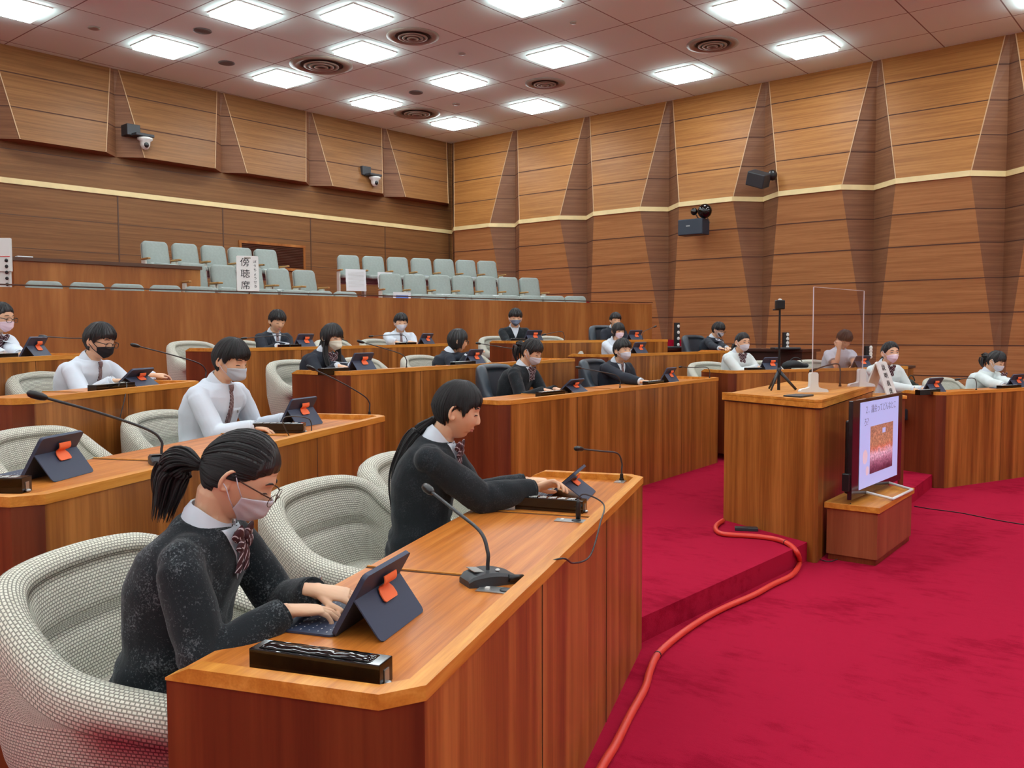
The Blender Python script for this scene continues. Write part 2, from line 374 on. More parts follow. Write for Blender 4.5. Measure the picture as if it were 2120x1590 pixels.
def lightpos(i, j): return Vector((A0 + i * T1, B0 + j * T2, ZC))
mb = MB(); mb.box((0, 0, -.032), (LS * 2 - .05, LS * 2 - .05, .064)); dif = mb.mesh('diffuser', emit)
mb = MB()
for sx, sy, ax in ((0, 1, 0), (0, -1, 0), (1, 0, 1), (-1, 0, 1)):
    mb.box((sx * (LS - .008), sy * (LS - .008), -.009), ((LS * 2, .022, .018) if ax == 0 else (.022, LS * 2, .018)))
frm = mb.mesh('frame', M['white'])
vis = {(-2, 4): 'cut by the top left corner of the photo', (0, 4): 'second along the row nearest the back wall', (0, 2): 'top left, second row out from the back wall',
       (1, 1): 'top centre-left, beside the round air vent near the top edge', (2, 2): 'right of the large round ceiling vent', (2, 4): 'left of and below the large round ceiling vent',
       (4, 4): 'second from the room corner in the row nearest the back wall', (4, 2): 'in the middle of the ceiling with plain tiles around it',
       (6, 4): 'lowest one, closest to the corner of the room', (4, 0): 'centre right, between the small sprinkler and the round vent', (6, 2): 'second lowest, near the corner by the right wall',
       (6, -1): 'beside the right wall above the tripod camera', (4, -3): 'cut by the top edge, right of centre', (6, -3): 'beside the right wall near the upper right',
       (2, -1): 'cut by the top edge, at the centre of the photo', (6, -6): 'cut by the top right corner of the photo'}
extra = [(-2, 2), (-4, 4), (-4, 2), (-3, 0), (-1, 0), (-3, -2), (0, -2), (-1, -4), (2, -4), (-3, -5), (0, -6), (3, -6), (-2, -8), (1, -9), (4, -9), (6, -9), (-4, -9), (3, -12), (-1, -12), (6, -12), (-6, 1), (-6, -3), (-6, -7), (5, -5)]
def in_view(p):
    v = p - Vector((0, 0, CZ)); d = v.dot(fw)
    if d < .1: return False
    x = 1060 + F * v.dot(r2) / d; y = 795 - F * v.dot(u2) / d
    return -150 < x < 2270 and -130 < y < 1600
extra = [(i, j) for i in range(-10, 7, 2) for j in range(-13, 5, 3) if (i, j) not in vis and not in_view(lightpos(i, j)) and -4.5 < lightpos(i, j).x and lightpos(i, j).y > -6.3]  # panels added out of view to light the hall
for (i, j) in list(vis) + extra:
    e = empty('ceiling_light', lightpos(i, j), 0, ('square glowing ceiling panel, ' + vis[(i, j)]) if (i, j) in vis else 'square glowing ceiling panel added out of view, above the front of the hall', 'ceiling light', 'square ceiling light panels' if (i, j) in vis else 'square ceiling light panels beyond the view')
    for nm, me in (('frame', frm), ('diffuser', dif)):
        o = bpy.data.objects.new(nm, me); COL.objects.link(o); o.parent = e
M['vent_grey'] = plain('grey_beige_vent_metal', srgb(150, 140, 128), .5); M['vent_dark'] = plain('vent_dark_inside', srgb(60, 54, 50), .8)
def ceil_vent(i, j, r, label, cat='ceiling vent', name='ceiling_vent'):
    e = empty(name, lightpos(i, j) - Vector((0, 0, .003)), 0, label, cat)
    mb = MB(); n = 40
    if r > .15:
        mb.lathe([(r, 0), (r, -.012), (r * .82, -.03), (r * .70, -.012), (r * .70, 0)], n=n); mb.build('ring', M['vent_grey'], e, smooth=True)
        mb = MB(); mb.lathe([(r * .66, -.001), (r * .66, -.006), (0.001, -.006)], n=n); mb.build('opening', M['vent_dark'], e)
        mb = MB()
        for k, q in enumerate((.56, .4, .22)):
            mb.lathe([(r * q, -.02 - k * .006), (r * q, -.03 - k * .008), (r * (q - .09), -.035 - k * .01), (r * (q - .1), -.02 - k * .006)], n=n)
        mb.build('cone', M['vent_grey'], e, smooth=True)
    else:
        mb.lathe([(r, 0), (r, -.01), (r * .85, -.018), (.001, -.02)], n=24); mb.build('cover', M['vent_grey'] if r < .1 else M['dark_grey'], e, smooth=True)
M['dark_grey'] = plain('dark_grey_grille', srgb(96, 88, 84), .7)
ceil_vent(2, 3, .55, 'large round ceiling air diffuser with dark centre, left of the photo centre', name='air_diffuser', cat='air diffuser')
ceil_vent(5, 4, .5, 'round ceiling air diffuser between the two light panels nearest the corner', name='air_diffuser', cat='air diffuser')
ceil_vent(2, 1, .42, 'round ceiling air diffuser beside the two upper light panels left of centre', name='air_diffuser', cat='air diffuser')
ceil_vent(5, 1, .38, 'round ceiling air diffuser right of centre, above the corner row', name='air_diffuser', cat='air diffuser')
ceil_vent(5, -2, .42, 'round ceiling air diffuser between the two right-hand light panels', name='air_diffuser', cat='air diffuser')
ceil_vent(0, 3, .14, 'small dark round ceiling speaker between the two upper left light panels', 'ceiling speaker', 'ceiling_speaker')
ceil_vent(1, 4, .14, 'small dark round ceiling speaker right of the left-hand light panel', 'ceiling speaker', 'ceiling_speaker')
ceil_vent(4, 3, .14, 'small dark round ceiling speaker in the middle of the ceiling near the corner', 'ceiling speaker', 'ceiling_speaker')
ceil_vent(-1, 4, .09, 'small beige smoke detector on the far left ceiling', 'smoke detector', 'smoke_detector')
ceil_vent(5, 3, .08, 'small beige smoke detector close to the room corner', 'smoke detector', 'smoke_detector')
ceil_vent(3, 1, .06, 'tiny ceiling sprinkler in the plain tile right of centre', 'sprinkler', 'ceiling_sprinkler')
ceil_vent(3, -1, .05, 'tiny ceiling sprinkler under the light cut by the top edge', 'sprinkler', 'ceiling_sprinkler')
# folded timber walls: u runs along the wall (left to right in the photo), inward normal given
SEAMS = [5.82, 5.25, 4.70, 3.53, 2.99, 2.42, 1.86, 1.32, .8]
ZCR = 4.08
def folded(name, origin, udir, inn, creases, zlo, zhi, zsoff, mats, cream=True):
    """panels between creases; u positions of creases; zsoff = lower edge of the fold (soffit) or None"""
    def P3(u, d, z): return Vector((origin[0] + udir[0] * u + inn[0] * d, origin[1] + udir[1] * u + inn[1] * d, z))
    def prof(z):      # protrusion and gap at height z
        t = min(1, abs(z - ZCR) / (2.25 if z > ZCR else 3.1)); k = 1 - t
        return .45 * k, .07 + .42 * k, .06 + .36 * k
    mw = MB(); mg = MB(); mc = MB(); me_ = MB()
    zs = sorted(set([z for z in SEAMS if zlo < z < zhi] + [zlo, zhi] + ([ZCR] if zlo < ZCR < zhi else [])))
    G = .009
    for c0, c1 in zip(creases[:-1], creases[1:]):
        for za, zb in zip(zs[:-1], zs[1:]):
            def row(z):
                d, gl, gr = prof(z); return [(c0, 0), (c0 + gl, d), (c1 - gr, d), (c1, 0)]
            ra, rb = row(za), row(zb)
            for k in range(3):
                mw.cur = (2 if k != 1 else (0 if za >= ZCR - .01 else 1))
                a0, a1, b0, b1 = ra[k], ra[k + 1], rb[k], rb[k + 1]
                mw.add([P3(a0[0], a0[1], za), P3(a1[0], a1[1], za), P3(b1[0], b1[1], zb), P3(b0[0], b0[1], zb)], [(0, 1, 2, 3)])
        zt_ = [z_ for z_ in (zhi, ZCR + .05) if z_ >= zlo] if zlo < ZCR else [zhi, zlo]
        for za, zb in ([(zhi, ZCR + .045)] if zlo < ZCR else [(zhi, zlo)]):
            for sgn in (0, 1):
                pa, pb = [], []
                d, gl, gr = prof(za); pa = P3(c0 + gl if sgn == 0 else c1 - gr, d + .003, za); d, gl, gr = prof(zb); pb = P3(c0 + gl if sgn == 0 else c1 - gr, d + .003, zb)
                me_.tube([pa, pb], .009, 5)
        for z in SEAMS:
            if not (zlo + .02 < z < zhi - .02): continue
            d, gl, gr = prof(z); pts = [(c0, 0), (c0 + gl, d), (c1 - gr, d), (c1, 0)]
            for k in range(3):
                a, b = pts[k], pts[k + 1]; e = .0035
                mg.add([P3(a[0], a[1] + e, z - G), P3(b[0], b[1] + e, z - G), P3(b[0], b[1] + e, z + G), P3(a[0], a[1] + e, z + G)], [(0, 1, 2, 3)])
        if cream:
            z0, z1 = ZCR - .045, ZCR + .045; d, gl, gr = prof(ZCR); e = .03
            pts = [(c0, 0), (c0 + gl, d), (c1 - gr, d), (c1, 0)]
            for k in range(3):
                a, b = pts[k], pts[k + 1]
                mc.add([P3(a[0], a[1], z0), P3(b[0], b[1], z0), P3(b[0], b[1], z1), P3(a[0], a[1], z1), P3(a[0], a[1] + e, z0), P3(b[0], b[1] + e, z0), P3(b[0], b[1] + e, z1), P3(a[0], a[1] + e, z1)],
                       [(4, 5, 6, 7), (0, 4, 7, 3), (1, 2, 6, 5), (3, 7, 6, 2), (0, 1, 5, 4)])
        if zsoff is not None:
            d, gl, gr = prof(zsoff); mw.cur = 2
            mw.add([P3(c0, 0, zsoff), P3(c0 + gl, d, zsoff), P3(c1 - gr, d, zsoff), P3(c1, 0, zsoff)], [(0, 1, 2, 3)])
    o = struct(mw.build(name, mats))
    g = mg.build('seam_groove', M['groove'], o)
    if cream: mc.build('cream_strip', M['cream'], o)
    me_.build('panel_edging', M['panel_edge'], o)
    return o
ck = [13.25 - 2.05 * k for k in range(-1, 11)]          # creases on the right wall (Y)
us = [YB + .0 - c for c in ck]
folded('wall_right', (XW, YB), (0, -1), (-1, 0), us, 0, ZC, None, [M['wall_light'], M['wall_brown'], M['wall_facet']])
mb = MB(); mb.box((XW + .16, 3.2, ZC / 2), (.3, 26, ZC)); struct(mb.build('wall_right_backing', M['wall_brown']))
# back wall: upper fold band over a flat recessed wall
bx = [-3.6 + .0, -1.5, .54, 2.6, 4.67, 6.74 - .9 + .0]
bcre = [15.96 - 2.07 * k for k in range(0, 11)][::-1]
dirb = Vector((1, -.035, 0)).normalized(); innb = Vector((-.035, -1, 0)).normalized()
folded('wall_back', (0, ybw(0)), (dirb.x, dirb.y), (innb.x, innb.y), bcre, 4.72, ZC, 4.72, [M['wall_light_back'], M['wall_brown'], M['wall_facet']], cream=False)
mb = MB()
def bq(mb, x0, x1, z0, z1, e0, e1):   # box against the back wall, between depths e0..e1
    vs = []
    for e in (e0, e1):
        for x, z in ((x0, z0), (x1, z0), (x1, z1), (x0, z1)): vs.append((x, ybw(x) - e, z))
    mb.add(vs, [(0, 1, 2, 3), (4, 7, 6, 5), (0, 4, 5, 1), (1, 5, 6, 2), (2, 6, 7, 3), (3, 7, 4, 0)])
bq(mb, -5, 16.3, 0, ZC, -.3, 0); rw = struct(mb.build('wall_back_recess', M['wall_recess']))
mb = MB(); bq(mb, -5, 16.05, ZCR - .045, ZCR + .045, 0, .025); struct(mb.build('trim_1', M['cream']))
mb = MB()
for z in (3.53, 2.99, 2.42, 4.6): bq(mb, -5, 16.05, z - .006, z + .006, 0, .002)
for x in bcre: bq(mb, x - .012, x + .012, 2, 4.03, 0, .006)
mb.build('wall_seam', M['dark_trim'], rw)
# unseen remaining walls
mb = MB(); mb.box((-5.1, 4, ZC / 2), (.2, 26, ZC)); struct(mb.build('wall_left', M['plaster']))
mb = MB(); mb.box((6, -9.1, ZC / 2), (22, .2, ZC)); struct(mb.build('wall_front', M['plaster']))
# louvred vent in the back wall
e = empty('wall_vent', (10.87, ybw(10.87) - .01, 3.15), -.035, 'dark louvred air vent in the timber back wall above the gallery seats', 'air vent')
mb = MB(); W2, H2 = .76, .25
for c, s in (((0, 0, H2), (2 * W2 + .06, .05, .05)), ((0, 0, -H2), (2 * W2 + .06, .05, .05)), ((W2, 0, 0), (.05, .05, 2 * H2)), ((-W2, 0, 0), (.05, .05, 2 * H2))): mb.box(c, s)
mb.build('frame', M['gallery_v'], e)
mb = MB(); mb.box((0, .005, 0), (2 * W2, .01, 2 * H2)); mb.build('backing', M['groove'], e)
mb = MB()
for k in range(14): mb.box((0, -.012, -H2 + .03 + k * .034), (2 * W2 - .04, .012, .016), Matrix.Rotation(.5, 3, 'X'))
mb.build('slat', M['dark_trim'], e)
# red carpeted tiers
def tier(name, poly, z):
    mb = MB(); mb.prism(poly, .0, z); o = mb.build(name, M['carpet']); return struct(o)
q = lambda v: (v.x, v.y)
S0 = at(1345, 1345, 0); S1 = at(1652, 1172, 0); S3 = at(1895, 1037, 0); S4 = at(1928, 1010, 0)
L1A = at(852, 1447.6, .85); L1B = at(1336.8, 982.7, .85)
d1 = (L1B - L1A); d1.z = 0; d1.normalize(); n1 = Vector((-d1.y, d1.x, 0))
P0 = L1A + n1 * .02 - d1 * 3.0
tier('floor_tier_1', [q(P0), q(L1A + n1 * .02), q(L1B + n1 * .02), q(S1), q(S3), q(S4), (9.35, 2.30), (15.6, .2), (15.6, 9.3), (4, 11.2), (-4.9, 11.2), (-4.9, 3)], .13)
# ------------------------------------------------------------------ desks
DESK = {}
def desk(key, A, B, z, zf, label, depth=.56, nsec=3, zb=.0, cham=(.07, .07), ext=0, low=None):
    """A,B: top outer front corners (left, right in the photo); z top; zb where the front panel ends; zf seat floor"""
    A = Vector(A); B = Vector(B); d = B - A; d.z = 0; L = d.length; d.normalize(); B = B + d * ext; L += ext
    n = Vector((-d.y, d.x, 0)); ang = math.atan2(d.y, d.x)
    e = empty('bench_desk', (A.x, A.y, zb), ang, label, 'desk', 'curved rows of wooden bench desks')
    H = z - zb; R = .028; T = .045
    c0, c1 = cham
    mb = MB(); mb.prism([(c0, .004), (L - c1, .004), (L - c1, .03), (c0, .03)], 0, H - .03); mb.build('front_panel', M['desk_v'], e)
    mb = MB(); mb.prism([(.004, c0), (.03, c0), (.03, depth), (.004, depth)], 0, H - .03)
    mb.prism([(c0, .004), (.004, c0), (.03, c0 + .01), (c0 + .01, .03)], 0, H - .03); mb.build('side_panel', M['desk_side'], e)
    mb = MB(); mb.prism([(L - .004, c1), (L - .03, c1), (L - .03, depth), (L - .004, depth)], 0, H - .03)
    mb.prism([(L - c1, .004), (L - .004, c1), (L - .03, c1 + .01), (L - c1 - .01, .03)], 0, H - .03); mb.build('side_panel', M['desk_side'], e)
    mb = MB(); mb.prism([(c0 + .02, .03), (L - c1 - .02, .03), (L - .03, c1 + .02), (L - .03, depth), (.03, depth), (.03, c0 + .02)], H - .05, H - R); mb.build('worktop', M['desk_top'], e)
    # raised rim on front and both ends
    mb = MB()
    out = [(0, depth - .06), (0, c0), (c0, 0), (L - c1, 0), (L, c1), (L, depth - .06)]
    inn = [(T, depth - .06), (T, c0 + .02), (c0 + .02, T), (L - c1 - .02, T), (L - T, c1 + .02), (L - T, depth - .06)]
    for i in range(5):
        mb.prism([out[i], out[i + 1], inn[i + 1], inn[i]], H - .032, H)
    # rounded back ends of the side rims slope to the worktop
    for x0, x1 in ((0, T), (L - T, L)):
        mb.add([(x0, depth - .06, H - .032), (x1, depth - .06, H - .032), (x1, depth - .06, H), (x0, depth - .06, H), (x0, depth, H - .032), (x1, depth, H - .032), (x1, depth, H - .026), (x0, depth, H - .026)],
               [(3, 2, 6, 7), (0, 3, 7, 4), (1, 5, 6, 2), (4, 7, 6, 5), (0, 4, 5, 1), (0, 1, 2, 3)])
    o = mb.build('rim', M['desk_rim'], e)
    for k in range(1, nsec):
        mb = MB(); x = L * k / nsec; mb.box((x, (depth + T) / 2, H - R + .002), (.012, depth - T, .006)); mb.build('divider', M['desk_rim'], e)
    for k in range(1, nsec):
        mb = MB(); x = L * k / nsec; mb.box((x, .0035, (H - .032) / 2), (.003, .003, H - .034)); mb.build('panel_joint', M['groove'], e)
        mb = MB(); mb.box((x - .01, (depth + T) / 2, H - R + .0006), (.007, depth - T, .002)); mb.build('top_joint', M['groove'], e)
    DESK[key] = dict(A=A, d=d, n=n, ang=ang, L=L, z=z, zw=z - R, zf=zf, c=A.dot(n), e=e)
    return e
def dloc(key, x, y, z=None):
    D = DESK[key]; p = D['A'] + D['d'] * x + D['n'] * y; p.z = D['zw'] if z is None else z; return p
desk('L1', at(852, 1447.6, .85), at(1336.8, 982.7, .85), .85, .13, 'nearest bench desk in the foreground, where the girl in glasses types', zb=0, depth=.57)
desk('L2', at(57.6, 1031.8, 1.05), at(806.7, 859, 1.05), 1.05, .33, 'bench desk in the second row left, in front of the boy with the grey mask', zb=.13)
desk('L3', at(50, 825.2, 1.24), at(423, 787.6, 1.24), 1.24, .52, 'bench desk in the third row left, in front of the boy with the black mask', zb=.3, nsec=2)
desk('L4', at(-120, 747, 1.40), at(215, 731, 1.40), 1.40, .68, 'bench desk in the fourth row at the left edge of the photo', zb=.45, nsec=2)
desk('C1', at(1046.4, 830.3, 1.06), at(1493, 781, 1.06), 1.06, .34, 'long middle bench desk facing the red floor, with two black chairs behind it', zb=.1, nsec=4)
desk('C2', at(711.6, 769, 1.26), at(1195, 742, 1.26), 1.26, .54, 'middle bench desk in front of the two girls with long dark hair', zb=.3, nsec=4, cham=(.08, .05))
desk('C3', at(468, 721.2, 1.415), at(955, 710.8, 1.415) , 1.415, .70, 'back row bench desk with the boy in a navy blazer at its left end', zb=.4, nsec=4)
desk('C4', at(1066, 705.6, 1.452), at(1390, 702.5, 1.452), 1.452, .73, 'bench desk in the back row where the boy with the blue-grey mask sits', zb=.5, nsec=3)
desk('E', at(1252, 734, 1.30), at(1520, 725.6, 1.30), 1.30, .58, 'bench desk right of the middle, in front of the half hidden masked girl', zb=.3, nsec=3)
desk('R2', at(1514.7, 767.6, 1.13), at(1889, 758.5, 1.13), 1.13, .41, 'bench desk behind the speaker podium, with the leaning boy at it', zb=.2, nsec=3)
desk('R1', at(1950.7, 812.4, .955), at(2120, 802.8, .955), .955, .23, 'bench desk at the right edge of the photo beside the television', zb=0, nsec=3, depth=.47, ext=1.6)
# supporting tier floors behind each desk (carpeted)
def tierfor(name, key, y1, x0=-.3, x1=.3, y0=.5):
    D = DESK[key]; a = dloc(key, x0, y0); b = dloc(key, D['L'] + x1, y0); c = dloc(key, D['L'] + x1, y1); d_ = dloc(key, x0, y1)
    tier(name, [q(a), q(b), q(c), q(d_)], D['zf'])
tierfor('floor_tier_2', 'L2', 1.5); tierfor('floor_tier_3', 'L3', 1.6, -1.2); tierfor('floor_tier_4', 'L4', 2.0, -1.5, 1.2)
tierfor('floor_tier_5', 'C1', 1.45); tierfor('floor_tier_6', 'C2', 1.5); tierfor('floor_tier_7', 'C3', 2.0, -.9, .2); tierfor('floor_tier_8', 'C4', 1.3, -.35, 2.0)
tierfor('floor_tier_9', 'E', 1.45, -.6); tierfor('floor_tier_10', 'R2', 1.8, -.5); tierfor('floor_tier_11', 'R1', 1.6, -1.2)
def colpt(key, px, off, dz=0):          # desk-top point seen in a column of the photo, off behind the desk front
    D = DESK[key]; d = ray(px, 700); d.z = 0; t = (D['c'] + off) / d.dot(D['n']); p = d * t; p.z = D['zw'] + dz; return p
NEARK = ('L1', 'L2')
# ------------------------------------------------------------------ gallery front, bench box and seats
GP = [at(-160, 582.5, 2.125), at(0, 587.3, 2.125), at(260, 595.8, 2.125), at(530, 603.6, 2.125), at(940, 615.5, 2.125), at(1350, 626, 2.125)]
e = empty('balustrade', (0, 0, 0), 0, 'long wooden gallery balustrade with dark top rail behind the back row of desks', 'balustrade')
mb = MB(); mt = MB()
for a, b in zip(GP[:-1], GP[1:]):
    d = (b - a).normalized(); n = Vector((-d.y, d.x, 0)).normalized()
    mb.prism([(a.x, a.y), (b.x, b.y), (b.x + n.x * .1, b.y + n.y * .1), (a.x + n.x * .1, a.y + n.y * .1)], .0, 2.09)
    o_ = n * -.02; i_ = n * .14
    mt.prism([(a.x + o_.x, a.y + o_.y), (b.x + o_.x, b.y + o_.y), (b.x + i_.x, b.y + i_.y), (a.x + i_.x, a.y + i_.y)], 2.115, 2.125)
mb.build('panel', M['gallery_v'], e); mt.build('top_rail', M['dark_trim'], e)
# gallery floor tiers
tier('floor_gallery_1', [(GP[0].x - 3, GP[0].y + .7)] + [(g_.x + .02, g_.y + .12) for g_ in GP] + [(16, GP[5].y + .12), (16, 15.3), (-4.9, 15.9)], 1.40)
def rowpts(pxs, y0, y1, z): return [at(p, y0 + (y1 - y0) * (p - pxs[0]) / (pxs[-1] - pxs[0]), z) for p in pxs]
ROWS = {
 'back left': (rowpts([289, 352.6, 413, 469.6, 523.4], 496, 513, 3.1), 2.25),
 'back right': (rowpts([696, 748, 799, 848.5, 896, 942, 986.5], 526, 538, 3.1), 2.25),
 'middle left': (rowpts([367, 432, 489, 548, 604], 541, 556, 2.68), 1.83),
 'middle right': (rowpts([782, 833, 885, 933, 982, 1028.5, 1073], 564, 573, 2.68), 1.83),
 'front left': (rowpts([48.8, 140.7, 226, 306.7, 380, 451, 517, 580, 635, 688], 578, 601, 2.25), 1.40),
 'front right': (rowpts([869, 924, 975, 1026, 1074, 1121, 1166], 607, 611, 2.25), 1.40)}
def wide(a, b, back): # tier polygon from a row line extended
    return a, b
def gallery_tier(name, left, right, off, z):
    a = ROWS[left][0][0]; b = ROWS[left][0][-1]; c = ROWS[right][0][0]; d = ROWS[right][0][-1]
    t = (b - a).normalized(); n = Vector((-t.y, t.x, 0)); t2 = (d - c).normalized(); n2 = Vector((-t2.y, t2.x, 0))
    a0 = a - t * 6 - n * off; b0 = b - n * off; c0 = c - n2 * off; d0 = d - n2 * off + t2 * 3
    tier(name, [q(a0), q(b0), q(c0), q(d0), (16.0, 15.3), (a0.x, 15.8)], z)
gallery_tier('floor_gallery_2', 'middle left', 'middle right', .62, 1.83)
gallery_tier('floor_gallery_3', 'back left', 'back right', .62, 2.25)
def rrect(w, h, r, n=5, taper=0):   # rounded rectangle outline in x,z
    pts = []
    for cx, cz, a0 in ((w / 2 - r, h / 2 - r, 0), (-w / 2 + r, h / 2 - r, 90), (-w / 2 + r, -h / 2 + r, 180), (w / 2 - r, -h / 2 + r, 270)):
        for k in range(n + 1):
            a = math.radians(a0 + 90 * k / n); x = cx + r * math.cos(a); z = cz + r * math.sin(a); pts.append((x * (1 - taper * (z / h + .5)), z))
    return pts
def cushion(mb, w, h, t, r, rot, c, taper=0, puff=.012):
    o = rrect(w, h, r, 5, taper); rings = []
    for k, (ins, y) in enumerate(((r * .5, -t / 2 - puff), (.012, -t / 2), (0, -t / 2 + .015), (0, t / 2 - .015), (.012, t / 2), (r * .5, t / 2 + puff * .3))):
        sx = (w - 2 * ins) / w; sz = (h - 2 * ins) / h
        rings.append([rot @ Vector((x * sx, y, z * sz)) + Vector(c) for x, z in o])
    mb.rings(rings[::-1])
# seat origin: on the floor under the seat centre; faces -Y; back is at +Y
seat = empty('theatre_seat', (0, 0, 0), 0, 'x', 'theatre seat', 'grey fabric gallery seats')
Rb = Matrix.Rotation(-.20, 3, 'X')
mb = MB(); cushion(mb, .465, .56, .07, .07, Rb, (0, .19, .555), taper=.08); mb.build('backrest', M['seat_cloth'], seat, smooth=True)
mb = MB(); cushion(mb, .45, .57, .02, .07, Rb, (0, .24, .54), taper=.08); mb.build('back_shell', M['seat_shell'], seat, smooth=True)
Rs = Matrix.Rotation(-1.5, 3, 'X')
mb = MB(); cushion(mb, .43, .40, .07, .07, Rs, (0, -.02, .40)); mb.build('seat', M['seat_cloth'], seat, smooth=True)
for sx in (-1, 1):
    mb = MB(); mb.box((sx * .248, .0, .52), (.05, .30, .03), bev=.01); mb.build('armrest', M['armrest'], seat, smooth=False)
    mb = MB(); mb.box((sx * .248, .06, .25), (.03, .16, .50), bev=.008); mb.build('side_frame', M['seat_shell'], seat)
ORD = ['first', 'second', 'third', 'fourth', 'fifth', 'sixth', 'seventh', 'eighth', 'ninth', 'tenth']
first = True; SEATP = {}
for rn, (pts, zf) in ROWS.items():
    for k, p in enumerate(pts):
        a = pts[max(0, k - 1)]; b = pts[min(len(pts) - 1, k + 1)]; t = (b - a).normalized(); t.z = 0; t.normalize(); n = Vector((-t.y, t.x, 0))
        c = p + t * .225 - n * .27; loc = (c.x, c.y, zf); rz = math.atan2(t.y, t.x)
        SEATP[(rn, k)] = (Vector(loc), rz)
        side = 'left' if 'left' in rn else 'right'
        lab = 'grey-green gallery seat, %s from the left in the %s row of the %s block' % (ORD[k], rn.split()[0], side)
        if first: seat.location = loc; seat.rotation_euler = (0, 0, rz); seat['label'] = lab; first = False
        else: dup(seat, loc, rz, lab)
# paper notices on some seats
def on_seat(key, lx, ly, lz):
    p, rz = SEATP[key]; return p + Matrix.Rotation(rz, 3, 'Z') @ Vector((lx, ly, lz)), rz
def notice(key, w_, h_, lx, ly, lz, tilt, label, blue=False, lines=0):
    p, rz = on_seat(key, lx, ly, lz); e = empty('paper_notice', p, rz, label, 'paper notice', 'white notices on gallery seats')
    R_ = Matrix.Rotation(tilt, 3, 'X'); mb = MB(); nseg = 6
    vs = []; fs = []
    for i in range(nseg + 1):
        z = -h_ / 2 + h_ * i / nseg; y = -.004 * math.sin(i * 1.3)
        for x in (-w_ / 2, w_ / 2):
            vs.append(R_ @ Vector((x, y, z))); 
        for x in (-w_ / 2, w_ / 2): vs.append(R_ @ Vector((x, y + .0015, z)))
    for i in range(nseg):
        a = i * 4; b = a + 4; fs += [(a, a + 1, b + 1, b), (a + 2, b + 2, b + 3, a + 3), (a, b, b + 2, a + 2), (a + 1, a + 3, b + 3, b + 1)]
    fs += [(0, 2, 3, 1), (4 * nseg, 4 * nseg + 1, 4 * nseg + 3, 4 * nseg + 2)]
    mb.add(vs, fs); mb.build('sheet', M['paper'], e)
    if blue:
        mb = MB(); mb.box(R_ @ Vector((0, -.006, h_ * .1)), (w_ * .7, .002, h_ * .35), R_); mb.build('blue_block', M['blue'], e)
    if lines:
        mb = MB()
        for k in range(lines): mb.box(R_ @ Vector((0, -.006, h_ * .36 - k * h_ * .72 / lines)), (w_ * .78, .001, .003), R_)
        mb.build('printed_line', M['vent_grey'], e)
notice(('back right', 0), .40, .42, .0, -.24, .32, -.1, 'large printed white sheet hanging on the first back-row seat right of the aisle', lines=12)
notice(('back right', 1), .30, .30, .08, -.24, .34, -.1, 'white sheet with a blue block on the second back-row seat right of the aisle', blue=True)
notice(('middle right', 0), .34, .26, .06, -.24, .34, -.1, 'white sheet with a blue block on the leftmost middle-row seat of the right block', blue=True)
for kk in ((('back right', 3)), (('back right', 5)), (('middle right', 2)), (('middle right', 4)), (('middle right', 6)), (('back left', 0)), (('back left', 4)), (('middle left', 1)), (('middle left', 3))):
    notice(kk, .34, .26, .03, -.05, .452, -1.50, 'plain white sheet on the %s seat from the left, %s row, %s block' % (ORD[kk[1]], kk[0].split()[0], kk[0].split()[1]), blue=kk[0] == 'back right')
# wooden bench box at the far left of the gallery
BA = at(25, 531, 2.6); BB = at(418, 552, 2.6); t = (BB - BA); Lb = t.length; rz = math.atan2(t.y, t.x)
e = empty('gallery_desk', (BA.x, BA.y, 1.83), rz, 'wooden gallery desk with dark top at the far left above the front seats', 'desk')
mb = MB(); mb.box((Lb / 2, .3, .36), (Lb - .04, .56, .72)); mb.build('body', M['gallery_v'], e)
mb = MB(); mb.box((Lb / 2, .3, .745), (Lb, .62, .05)); mb.build('top', M['dark_trim'], e)
p = at(46, 527, 2.63); mb = MB(); mb.box((0, 0, .012), (.2, .12, .024), bev=.008); o = mb.build('tissue_pack', M['paper']); o.location = (p.x + .1, p.y + .2, 2.60); o.rotation_euler = (0, 0, rz)
tag(o, 'small pale packet lying on the dark top of the gallery desk', 'packet')
# white timer board at the far left edge
p = at(2, 556, 2.2); p = at_d(0, 556, 11.0)
e = empty('timetable_board', (p.x, p.y, p.z - .45), YAW - pi / 2, 'white board with a column of black dots at the left edge, behind the gallery desk', 'notice board')
mb = MB(); mb.box((0, 0, .62), (.30, .05, .42), bev=.01); mb.box((0, .02, .2), (.25, .04, .5), bev=.01); mb.build('board', M['white'], e)
mb = MB()
for k in range(6): mb.ell((.10 , -.03, .55 - k * .075 - (.03 if k == 5 else 0)), (.022, .01, .022))
mb.build('black_dot', M['black'], e, smooth=True)
mb = MB(); mb.box((0, -.027, .60), (.29, .004, .008)); mb.build('red_line', M['redpipe'], e)
# ------------------------------------------------------------------ reusable things on the desks
def tri_prism_sign(): pass
